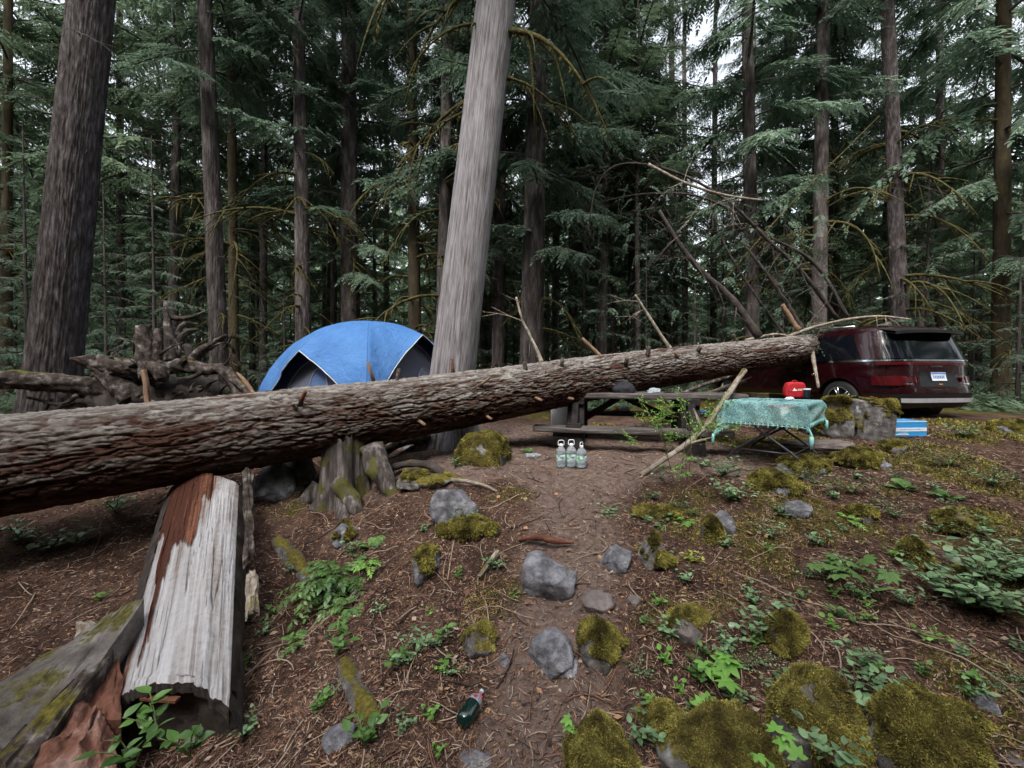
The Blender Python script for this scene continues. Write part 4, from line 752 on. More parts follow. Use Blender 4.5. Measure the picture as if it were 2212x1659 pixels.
# ------------------------------------------------------------------ rocks
import bmesh
def ico(sub):
    bm = bmesh.new(); bmesh.ops.create_icosphere(bm, subdivisions=sub, radius=1); V = np.array([v.co[:] for v in bm.verts]); T = np.array([[v.index for v in f.verts] for f in bm.faces]); bm.free(); return V, T
ICO = {k: ico(k) for k in (4, 5, 6)}
def tufts(V, Nn, n, rg, L=.018, W=.0035, up=.5):
    i = rg.integers(0, len(V), n); p = V[i] + rg.normal(0, .004, (n, 3)); d = nrm(Nn[i] * .8 + rg.normal(0, .45, (n, 3)) + np.array([0, 0, up])); l = rg.uniform(.5, 1.4, n) * L
    return blades(p, d, nrm(np.cross(d, rg.normal(0, 1, (n, 3)))), l, np.full(n, W), .35)
def rock(px, py, wp, hp, mt, label, sd, moss=0, sink=.25, deep=1.0, name='rock', cat='rock', Y=None, square=0, tall=1.0, sub=5):
    if Y is None: g = G(px, py + hp * sink); Y = g[1]
    c = P(px, py, Y + .02); rx = wp * Y / F / 2; rz = hp * Y / F / 2 * tall; ry = (rx + rz) / 2 * deep
    V, T = ICO[sub]; q = V * 1.1 + sd * 3.7
    W = V.copy()
    pl = np.random.default_rng(sd); 
    for _ in range(16):                                   # flat broken faces
        nn = nrm(pl.normal(0, 1, 3)); lim = pl.uniform(.55, .88); dd = W @ nn; W -= np.clip(dd - lim, 0, None)[:, None] * nn * .85
    if square: W = np.sign(W) * np.abs(W) ** (1 - square)
    k = 1 + .20 * fbm(q, 2, sd) + .05 * (1 - 2.5 * np.abs(fbm(q * 2.3, 3, sd + 3))) + .03 * fbm(q * 9, 4, sd + 5)
    W = W * k[:, None] * np.array([rx, ry, rz * 1.1]) * 1.12; c = c - np.array([0, 0, .24 * rz])
    nr = nrm(W / np.array([rx, ry, rz]) ** 2 * rx)
    rg = np.random.default_rng(sd)
    if moss:
        mv = nr[:, 2] * .55 + fbm(W * (7 if rx < .16 else 4.5) + sd, 5, sd + 8) * (1.7 if rx < .16 else 2.3) + moss - .42; mk = ss(0, .25, mv)
        root = thing(name, label, cat, c)
        mb = MB(); mb.add(W, t=T); mb.obj('stone', M[mt], root)
        keep = mk[T].min(1) > .05; lump = (.020 * mk * (1 + 1.6 * fbm(W * 16, 3, 5))).clip(-.004, 1) * min(1, rx * 5)
        mb = MB(); mb.add(W + nr * (lump - .002)[:, None], t=T[keep]); o = mb.obj('moss_cover', M['mossbase'], root)
        idx = np.where(mk > .15)[0]; a = 4 * np.pi * rx * rz
        nt_ = int(min(26000, 60000 * a * (3 if Y < 2.6 else 1.2))); mb = MB()
        mb.quads(tufts((W + nr * lump[:, None])[idx], nr[idx], nt_, rg, L=.013 if Y < 2.6 else .022, W=.0022 if Y < 2.6 else .004), at=np.repeat(rg.uniform(-.35, .45, nt_), 4))
        mb.obj('moss_tufts', M['moss'], root, smooth=False, attr=True)
        return root
    mb = MB(); mb.add(W, t=T); return tag(mb.obj(name, M[mt], loc=c), label, cat)
ROCKS = [
 (980, 1090, 96, 76, 'rock', 'smooth bluish grey boulder on the slope below the moss covered boulder and the cedar', 0),
 (918, 1212, 66, 84, 'rock', 'angular grey rock with yellow moss on its right shoulder, above the leafy shrub', .25),
 (1180, 1246, 128, 96, 'rock', 'large grey rock with a white lichen patch left of the path', 0),
 (1332, 1206, 62, 68, 'rock', 'small rounded grey rock with pale lichen in the middle of the path', 0),
 (1410, 1200, 70, 82, 'rock_moss', 'dark rock with black mossy foot right beside the lichen spotted round rock', .12),
 (1290, 1298, 68, 52, 'rock_brown', 'low layered brownish rock in the path below the lichen patched rock', 0),
 (1370, 1301, 30, 28, 'rock_brown', 'fist sized half buried stone right of the layered rock', 0),
 (1190, 1412, 96, 92, 'rock', 'broken pale grey rock with two lobes above the soda bottle', 0),
 (1222, 1440, 60, 64, 'rock', 'rough grey fragment leaning against the two lobed pale rock', 0),
 (1299, 1390, 92, 98, 'rock_moss', 'squarish grey rock with olive moss streaks right of the two lobed rock', .1),
 (1483, 1364, 66, 62, 'rock_brown', 'smooth flat brown grey stone set in the slope under a mossy ledge', 0),
 (1036, 1384, 62, 76, 'rock_moss', 'dull rock with hanging yellow moss left of the two lobed rock', .35),
 (1090, 1428, 28, 40, 'rock', 'small upright grey stone between the moss topped rock and the two lobed rock', 0),
 (1560, 1130, 40, 76, 'rock', 'narrow upright blue grey slab of rock on the right bank', 0),
 (1538, 1150, 44, 60, 'rock_moss', 'mossy lump pressed against the upright blue grey slab', .6),
 (1682, 1046, 88, 58, 'rock', 'blue grey boulder poking out of leafy plants near the camping table', .1),
 (1728, 1008, 112, 46, 'rock_moss', 'low humped rock with mossy left flank in front of the camping table legs', .3),
 (1690, 1368, 92, 76, 'rock_moss', 'brown mossy rock half hidden by leaves on the right bank', .35),
 (1972, 1198, 74, 60, 'rock_moss', 'small round boulder wholly covered in yellow moss on the right bank', .9),
 (590, 1045, 92, 92, 'rock', 'shadowed dark boulder under the fallen log left of the stumps', 0),
 (738, 1592, 72, 60, 'rock', 'bluish stone beside leafy sprouts at the lower left', 0),
 (905, 1036, 112, 40, 'rock_moss', 'flat mossy rock filling the hollow under the arched root', .25),
 (1722, 1100, 60, 38, 'rock', 'small shaded rock beneath the plants right of the upright slab', 0),
 (748, 1156, 60, 50, 'rock', 'small lichen dulled rock just above the leafy shrub beside a lone fern', .1),
 (1030, 1642, 110, 34, 'rock', 'grey stone nearly buried in the dirt at the bottom edge below the soda bottle', 0),
 (2200, 1648, 70, 50, 'rock_brown', 'grey stone cut by the bottom right corner', 0),
 (2128, 1520, 46, 62, 'rock', 'bright bluish white broken rock at the lower right edge', 0),
 (2095, 1556, 60, 50, 'rock_moss', 'mossy footed rock below the bright broken rock', .3),
 (1290, 1640, 176, 158, 'rock_moss', 'rounded mossy boulder at the bottom edge with a green maple seedling at its left', .82),
 (1560, 1636, 246, 158, 'rock_moss', 'broad flat topped mossy boulder with a bare grey patch, bottom centre right', .80),
 (1745, 1552, 190, 214, 'rock_moss', 'tallest mossy boulder rising behind the broad flat topped one', .92),
 (2010, 1616, 214, 200, 'rock_moss', 'mossy boulder with blue grey lichen blotches near the bottom right corner', .72),
 (1965, 1510, 90, 50, 'rock_moss', 'small mossy rock behind the lichen blotched boulder', .8),
 (1425, 1555, 90, 60, 'rock_moss', 'small mossy rock behind the gap between the two bottom boulders', .6),
 (1046, 984, 110, 104, 'rock_moss', 'tall round boulder shaggy with olive moss standing right of the cedar foot', .95),
 (1780, 962, 150, 34, 'rock_brown', 'low flat earthen rock between the camping table and the mossy mound', 0),
 (1842, 992, 90, 44, 'rock_moss', 'low yellow green mossy rock below the square block beside the van', .7),
 (1905, 1005, 44, 24, 'rock', 'small pale stone right of the low yellow green rock', 0),
 (1930, 968, 60, 30, 'rock_moss', 'flat mossy rock below the blue box', .5),
 (2195, 925, 80, 46, 'rock_moss', 'rounded mossy boulder at the right edge level with the van tyres', .7),
 (2090, 1130, 130, 44, 'rock_moss', 'long mossy mound with lichen specks on the right bank', .65),
 (1485, 1335, 100, 34, 'rock_moss', 'thin mossy ledge over the smooth flat brown grey stone', .7),
 (2085, 1245, 70, 36, 'rock_moss', 'orange mossy rock peeping from the dense leaves at right', .7),
 (1440, 1112, 110, 22, 'rock_moss', 'mossy lip of the bank under the trailing pale leaves', .8),
 (1022, 1140, 120, 44, 'rock_moss', 'mossy mound below the smooth bluish boulder', .75),
 (1850, 1110, 80, 30, 'rock_moss', 'low mossy hummock right of the blue grey boulder', .45),
]
for i, (px, py, wp, hp, mt, lab, ms) in enumerate(ROCKS):
    big = hp > 160
    rock(px, py, wp, hp, mt, lab, i + 3, moss=ms - (.16 if .3 < ms and i != 34 else 0), sub=6 if big else 5, deep=.9 if big else 1.0, sink=.1 if i == 34 else .25, name='mossy_boulder' if ms > .55 else 'rock', cat='boulder' if hp > 70 else 'rock')
rock(1850, 898, 100, 90, 'rock_moss', 'big square dark mossy block of stone in front of the van rear wheel', 77, moss=.42, Y=5.6, square=.6, sub=5, name='stone_block', cat='boulder')
rock(1790, 915, 90, 60, 'rock_moss', 'lower dark stone joined to the left side of the square mossy block', 78, moss=.05, Y=5.5, square=.3, name='stone_block', cat='boulder')

# ------------------------------------------------------------------ litter, moss and undergrowth (uncountable)
lg = np.random.default_rng(21)
def scatter(n, x0, x1, y0, y1, w):
    out = []
    while sum(len(o) for o in out) < n:
        x = lg.uniform(x0, x1, n); y = lg.uniform(y0, y1, n); k = (np.abs(x) < y * 1.36 + .3) & (lg.uniform(0, 1, n) < w(x, y)); out.append(np.stack([x[k], y[k]], 1))
    return np.concatenate(out)[:n]
def gpt(xy, dz=0): return np.stack([xy[:, 0], xy[:, 1], gz(xy[:, 0], xy[:, 1]) + dz], 1)
lit = [pmat('litter_%s' % nme, [(.3, a), (.7, b)], ns=30, bump=0, rough=.9, spec=.15) for nme, a, b in (('red', (.11, .06, .042), (.22, .125, .09)), ('pale', (.24, .17, .12), (.42, .33, .26)), ('dark', (.02, .013, .011), (.06, .04, .034)), ('orange', (.28, .14, .07), (.42, .26, .15)))]
def litter():
    n = 150000; xy = scatter(n, -5, 7, 1.0, 8, lambda x, y: np.clip(1.9 / np.hypot(x, y), 0, 1) ** 1.6 * (1 - .72 * pathm(x, y)))
    p = gpt(xy, .004); a = lg.uniform(0, 6.28, n); L = lg.gamma(2.2, .009, n) + .008; W = lg.uniform(.0007, .0017, n) * (.8 + .35 * np.hypot(xy[:, 0], xy[:, 1]))
    d = np.stack([np.cos(a), np.sin(a), lg.normal(0, .22, n)], 1); d = nrm(d); nn = nrm(np.cross(d, lg.normal(0, .5, (n, 3)) + np.array([0, 0, 1.])))
    e = p + d * L[:, None]; e[:, 2] = np.maximum(e[:, 2], gz(e[:, 0], e[:, 1]) + .002); mid = (p + e) / 2 + nn * (L * .06 * lg.normal(0, 1, n))[:, None]
    a1 = np.stack([p - nn * W[:, None], p + nn * W[:, None], mid + nn * W[:, None], mid - nn * W[:, None]], 1); a2 = np.stack([mid - nn * W[:, None], mid + nn * W[:, None], e + nn * W[:, None] * .5, e - nn * W[:, None] * .5], 1)
    which = lg.choice(4, n, p=[.50, .16, .28, .06]); mb = MB()
    for k in range(4): mb.quads(np.concatenate([a1[which == k], a2[which == k]]), mi=k)
    tag(mb.obj('needle_litter', lit, smooth=False), 'reddish brown fallen needles covering the forest floor', 'litter', kind='stuff')
    n = 1500; xy = scatter(n, -4, 6, 1.1, 7, lambda x, y: np.clip(2.2 / np.hypot(x, y), 0, 1)); mb = MB()
    for i in range(n):
        a = lg.uniform(0, 6.28); L = lg.uniform(.05, .24); t = np.linspace(-1, 1, 5) * L / 2; bend = lg.normal(0, .12)
        X = xy[i, 0] + np.cos(a) * t - np.sin(a) * bend * L * (t / L * 2) ** 2; Yv = xy[i, 1] + np.sin(a) * t + np.cos(a) * bend * L * (t / L * 2) ** 2
        mb.tube(np.stack([X, Yv, gz(X, Yv) + .006 + abs(lg.normal(0, .006))], 1), lg.uniform(.0015, .004), 4, mi=int(lg.choice([0, 1, 2], p=[.35, .4, .25])), cap=False)
    tag(mb.obj('twig_litter', lit, smooth=True), 'thin broken twigs strewn over the slope and path', 'litter', kind='stuff')
    n = 170; xy = scatter(n, -4, 6, 1.2, 6, lambda x, y: np.clip(2.2 / np.hypot(x, y), 0, 1) * (1 - .8 * pathm(x, y))); mb = MB()
    for i in range(n):
        a = lg.uniform(0, 6.28); L = lg.uniform(.15, .55); t = np.linspace(-1, 1, 9) * L / 2; w1, w2 = lg.normal(0, .03, 2)
        X = xy[i, 0] + np.cos(a) * t + w1 * np.sin(t * 14); Yv = xy[i, 1] + np.sin(a) * t + w2 * np.sin(t * 11 + 1); lift = np.linspace(0, abs(lg.normal(0, .03)), 9)
        mb.tube(np.stack([X, Yv, gz(X, Yv) + .008 + lift], 1), np.linspace(1, .5, 9) * lg.uniform(.0025, .006), 5, mi=int(lg.choice([0, 1, 2], p=[.3, .45, .25])))
    tag(mb.obj('stick_litter', lit, smooth=True), 'crooked dead sticks lying about the slope', 'litter', kind='stuff')
    n = 5200; xy = scatter(n, -4, 6, 1.1, 7, lambda x, y: np.clip(2.2 / np.hypot(x, y), 0, 1)); p = gpt(xy, .008); a = lg.uniform(0, 6.28, n)
    d = nrm(np.stack([np.cos(a), np.sin(a), lg.normal(0, .3, n)], 1)); nn = nrm(np.cross(d, lg.normal(0, .35, (n, 3)) + np.array([0, 0, 1.]))); mb = MB()
    L = lg.gamma(3, .006, n) + .006; p[:, 2] += .004; W = L * lg.uniform(.2, .42, n); which = lg.choice(4, n, p=[.4, .32, .1, .18])
    for k in range(4): s = which == k; mb.quads(blades(p[s], d[s], nn[s], L[s], W[s]), mi=k)
    tag(mb.obj('leaf_litter', lit, smooth=False), 'small dry leaves and bark flakes on the forest floor', 'litter', kind='stuff')
litter()
def groundmoss():
    n = 150000; xy = scatter(n, -4, 8, 1.1, 9, lambda x, y: np.clip(2.2 / np.hypot(x, y), 0, 1) ** 1.5)
    q = np.stack([xy[:, 0], xy[:, 1], 0 * xy[:, 0]], 1); mp_ = pathm(xy[:, 0], xy[:, 1])
    mv = fbm(q * 1.3, 4, 31) + .15 * ss(.8, 2.2, xy[:, 0]) + .25 * ss(7, 10, xy[:, 1]) - .7 * mp_ - .25 * ss(-.4, -1.2, xy[:, 0]) + .18 * fbm(q * 9, 2, 77)
    xy = xy[mv > .20]; n = len(xy); p = gpt(xy, -.002); r = np.hypot(xy[:, 0], xy[:, 1]); d = nrm(lg.normal(0, .55, (n, 3)) + np.array([0, 0, .8])); mb = MB()
    mb.quads(blades(p, d, nrm(np.cross(d, lg.normal(0, 1, (n, 3)))), lg.uniform(.010, .028, n) * (.7 + .2 * r), .0016 * (.5 + .5 * r)), at=np.repeat(lg.uniform(-.4, .4, n), 4))
    tag(mb.obj('ground_moss', M['moss'], smooth=False, attr=True), 'yellow green moss growing in patches on the bank', 'moss', kind='stuff')
groundmoss()

# ------------------------------------------------------------------ plants
def leaf(p, d, up, L, W, fold=.12, droop=.25, n=4, shape=.75):
    """folded oval leaf as quads"""
    s = np.cross(d, up); s = s / (np.linalg.norm(s) + 1e-9); u = np.cross(s, d); t = np.linspace(0, 1, n + 1)
    w = W * np.sin(np.pi * np.clip(t, .02, 1) ** shape) ; w[-1] = 0.0005; c = p + d * (t * L)[:, None] - u * (droop * L * t ** 2)[:, None]
    l = c + s * w[:, None] + u * (fold * w)[:, None]; r = c - s * w[:, None] + u * (fold * w)[:, None]
    return np.concatenate([np.stack([c[:-1], c[1:], l[1:], l[:-1]], 1), np.stack([c[:-1], r[:-1], r[1:], c[1:]], 1)])
def V3(*a): return np.array(a, float)
def rdir(rg, el): a = rg.uniform(0, 6.28); return V3(math.cos(a) * math.cos(el), math.sin(a) * math.cos(el), math.sin(el))
def stemcurve(rg, h, spread, el=None):
    a = rg.uniform(0, 6.28); t = np.linspace(0, 1, 7); s = spread * rg.uniform(.4, 1)
    return np.stack([math.cos(a) * s * t ** 1.3, math.sin(a) * s * t ** 1.3, h * (t - .28 * t ** 2.2)], 1)
def salal_mesh(rg, h=.16, spread=.14, stems=6, L=.045, mats=None, per=5, wid=.30):
    lv, st = MB(), MB()
    for i in range(stems):
        c = stemcurve(rg, h * rg.uniform(.5, 1.1), spread); st.tube(c, .0018, 4, cap=False)
        for j in range(per):
            t = (j + 1.2) / (per + .4) * 6; k = min(int(t), 5); p = c[k] + (c[k + 1] - c[k]) * (t - k); d = nrm(c[k + 1] - c[k]); a = j * 2.6 + i
            o = nrm(V3(math.cos(a), math.sin(a), .25) + d * .35); l = L * rg.uniform(.6, 1.2); lv.quads(leaf(p, o, nrm(V3(0, 0, 1) + rg.normal(0, .25, 3)), l, l * wid), at=rg.uniform(-.3, .45))
    return lv, st
def grape_mesh(rg, n=10, L=.20, leafL=.042, pairs=6, el=(.3, 1.1), wid=.26, wob=.1):
    lv, st = MB(), MB()
    for i in range(n):
        e = rg.uniform(*el); d = rdir(rg, e); t = np.linspace(0, 1, 8); l = L * rg.uniform(.6, 1.15); c = d * (t * l)[:, None] - V3(0, 0, 1) * (t ** 2 * l * .55)[:, None]; c[:, 2] += .02; st.tube(c, .0014, 4, cap=False)
        for j in range(pairs):
            tt = .25 + .75 * (j + .5) / pairs; k = min(int(tt * 7), 6); p = c[k] + (c[k + 1] - c[k]) * (tt * 7 - k); dr = nrm(c[k + 1] - c[k]); sd_ = nrm(np.cross(dr, V3(0, 0, 1)))
            for sg in (-1, 1):
                ll = leafL * rg.uniform(.75, 1.1) * (1.1 - .45 * tt); lv.quads(leaf(p, nrm(sd_ * sg + dr * .45 + rg.normal(0, wob, 3)), nrm(np.cross(sd_, dr) * 1. + V3(0, 0, .2) + rg.normal(0, .15, 3)), ll, ll * wid, droop=.35), at=rg.uniform(-.35, .45))
        lv.quads(leaf(c[-1], nrm(c[-1] - c[-2]), V3(0, 0, 1), leafL * .8, leafL * .25), at=.1)
    return lv, st
def fern_mesh(rg, n=7, L=.30, el=(.4, 1.1)):
    lv, st = MB(), MB()
    for i in range(n):
        d = rdir(rg, rg.uniform(*el)); t = np.linspace(0, 1, 14); l = L * rg.uniform(.7, 1.1); c = d * (t * l)[:, None] - V3(0, 0, 1) * (t ** 2.2 * l * .5)[:, None]; st.tube(c, .0014, 4, cap=False)
        for k in range(2, 14):
            dr = nrm(c[k] - c[k - 1]); sdv = nrm(np.cross(dr, V3(0, 0, 1))); w = .26 * l * math.sin(math.pi * (k / 14) ** .8) + .006
            for sg in (-1, 1): lv.quads(leaf(c[k], nrm(sdv * sg + dr * .25 + rg.normal(0, .05, 3)), nrm(np.cross(sdv, dr)), w, w * .17 + .003, droop=.2, n=3), at=rg.uniform(-.2, .3))
    return lv, st
def maple_mesh(rg, n=4, h=.14, L=.05, lobes=5, spread=.09):
    lv, st = MB(), MB()
    for i in range(n):
        c = stemcurve(rg, h * rg.uniform(.6, 1.1), spread); st.tube(c, .0015, 4, cap=False); a0 = rg.uniform(0, 6.28); tl = rg.normal(0, .25, 2); nn = nrm(V3(tl[0], tl[1] - .25, 1)); e1 = nrm(np.cross(nn, V3(math.cos(a0), math.sin(a0), 0))); e2 = np.cross(nn, e1)
        for j in range(lobes):
            a = (j - (lobes - 1) / 2) * (4.3 / lobes); d = nrm(e1 * math.cos(a) + e2 * math.sin(a)); ll = L * (1.15 - .12 * abs(j - (lobes - 1) / 2)) * rg.uniform(.9, 1.1); q = leaf(c[-1], d, nn, ll, ll * .24, fold=.05, droop=.15, n=4, shape=.85); lv.quads(q, at=rg.uniform(-.1, .1) + .1 * (i % 2))
    return lv, st
def berry_mesh(rg, h=1.55, L=.021):
    lv, st = MB(), MB()
    def grow(p, d, l, r, dep):
        t = np.linspace(0, 1, 6)[:, None]; b = rg.normal(0, .12, 3); c = p + d * t * l + b * t ** 2 * l; st.tube(c, np.linspace(r, r * .6, 6), 5, cap=False)
        if dep >= 2:
            for k in range(8):
                q = c[0] + (c[-1] - c[0]) * (k + .5) / 8; lv.quads(leaf(q, nrm(rg.normal(0, 1, 3) * V3(1, 1, .35)), nrm(V3(0, 0, 1) + rg.normal(0, .3, 3)), L * rg.uniform(.7, 1.3), L * .32, n=2), at=rg.uniform(-.3, .3))
        if dep < 3:
            for k in range((5, 4, 3)[dep]):
                i = rg.integers(2, 6); grow(c[i], nrm(d * .6 + rg.normal(0, .65, 3) * V3(1, 1, .45)), l * rg.uniform(.38, .6), r * .55, dep + 1)
    for k in range(3): grow(V3(0, 0, 0), nrm(V3(rg.normal(0, .18) - .05, rg.normal(0, .18), 1)), h * rg.uniform(.4, .55), .005, 0)
    return lv, st
pg = np.random.default_rng(77); LIB = {}
stemm = plain('plant_stem', (.10, .07, .035), .8); stemg = plain('green_stem', (.12, .16, .05), .7)
def reg(key, fn, mat, cnt, stm=None, **kw):
    LIB[key] = []
    for _ in range(cnt):
        lv, st = fn(pg, **kw); LIB[key].append((lv.mesh('leaves', M[mat], attr=True, smooth=True), st.mesh('stems', stm or stemm)))
reg('salal', salal_mesh, 'leaf_salal', 4); reg('salalbig', salal_mesh, 'leaf_salal', 3, h=.24, spread=.26, stems=20, L=.050, per=6)
reg('sprout', salal_mesh, 'leaf_dark', 4, h=.15, spread=.09, stems=4, L=.045, per=4, stm=stemg); reg('tiny', salal_mesh, 'leaf_bright', 2, h=.06, spread=.04, stems=3, L=.026, per=4, stm=stemg)
reg('grape', grape_mesh, 'leaf_fern', 3); reg('grapebig', grape_mesh, 'leaf_dark', 2, n=44, L=.30, leafL=.042, pairs=8); reg('grapeyel', grape_mesh, 'leaf_bright', 2, n=9, L=.22, leafL=.038)
reg('fern', fern_mesh, 'leaf_fern', 3); reg('maple', maple_mesh, 'leaf_bright', 4); reg('maplebig', maple_mesh, 'leaf_fern', 3, n=7, h=.20, L=.075, lobes=7, spread=.2)
reg('yellow', salal_mesh, 'leaf_yel', 1, h=.08, spread=.06, stems=6, L=.04, per=4, wid=.2); reg('berry', berry_mesh, 'leaf_bright', 2)
reg('small', salal_mesh, 'leaf_salal', 3, h=.16, spread=.2, stems=16, L=.022, per=8); reg('trail', salal_mesh, 'leaf_salal', 2, h=.12, spread=.34, stems=9, L=.055, per=5)
def plant(key, px, py, label, sc=1.0, name='leafy_plant', cat='plant', group=None, Y=None, i=[0]):
    i[0] += 1; g = G(px, py) if Y is None else P(px, py, Y); g = g.copy(); root = thing(name, label, cat, g, i[0] * 1.9, group); root.scale = (sc,) * 3; v = LIB[key][i[0] % len(LIB[key])]
    link('leaves', v[0], root); link('stems', v[1], root); return root
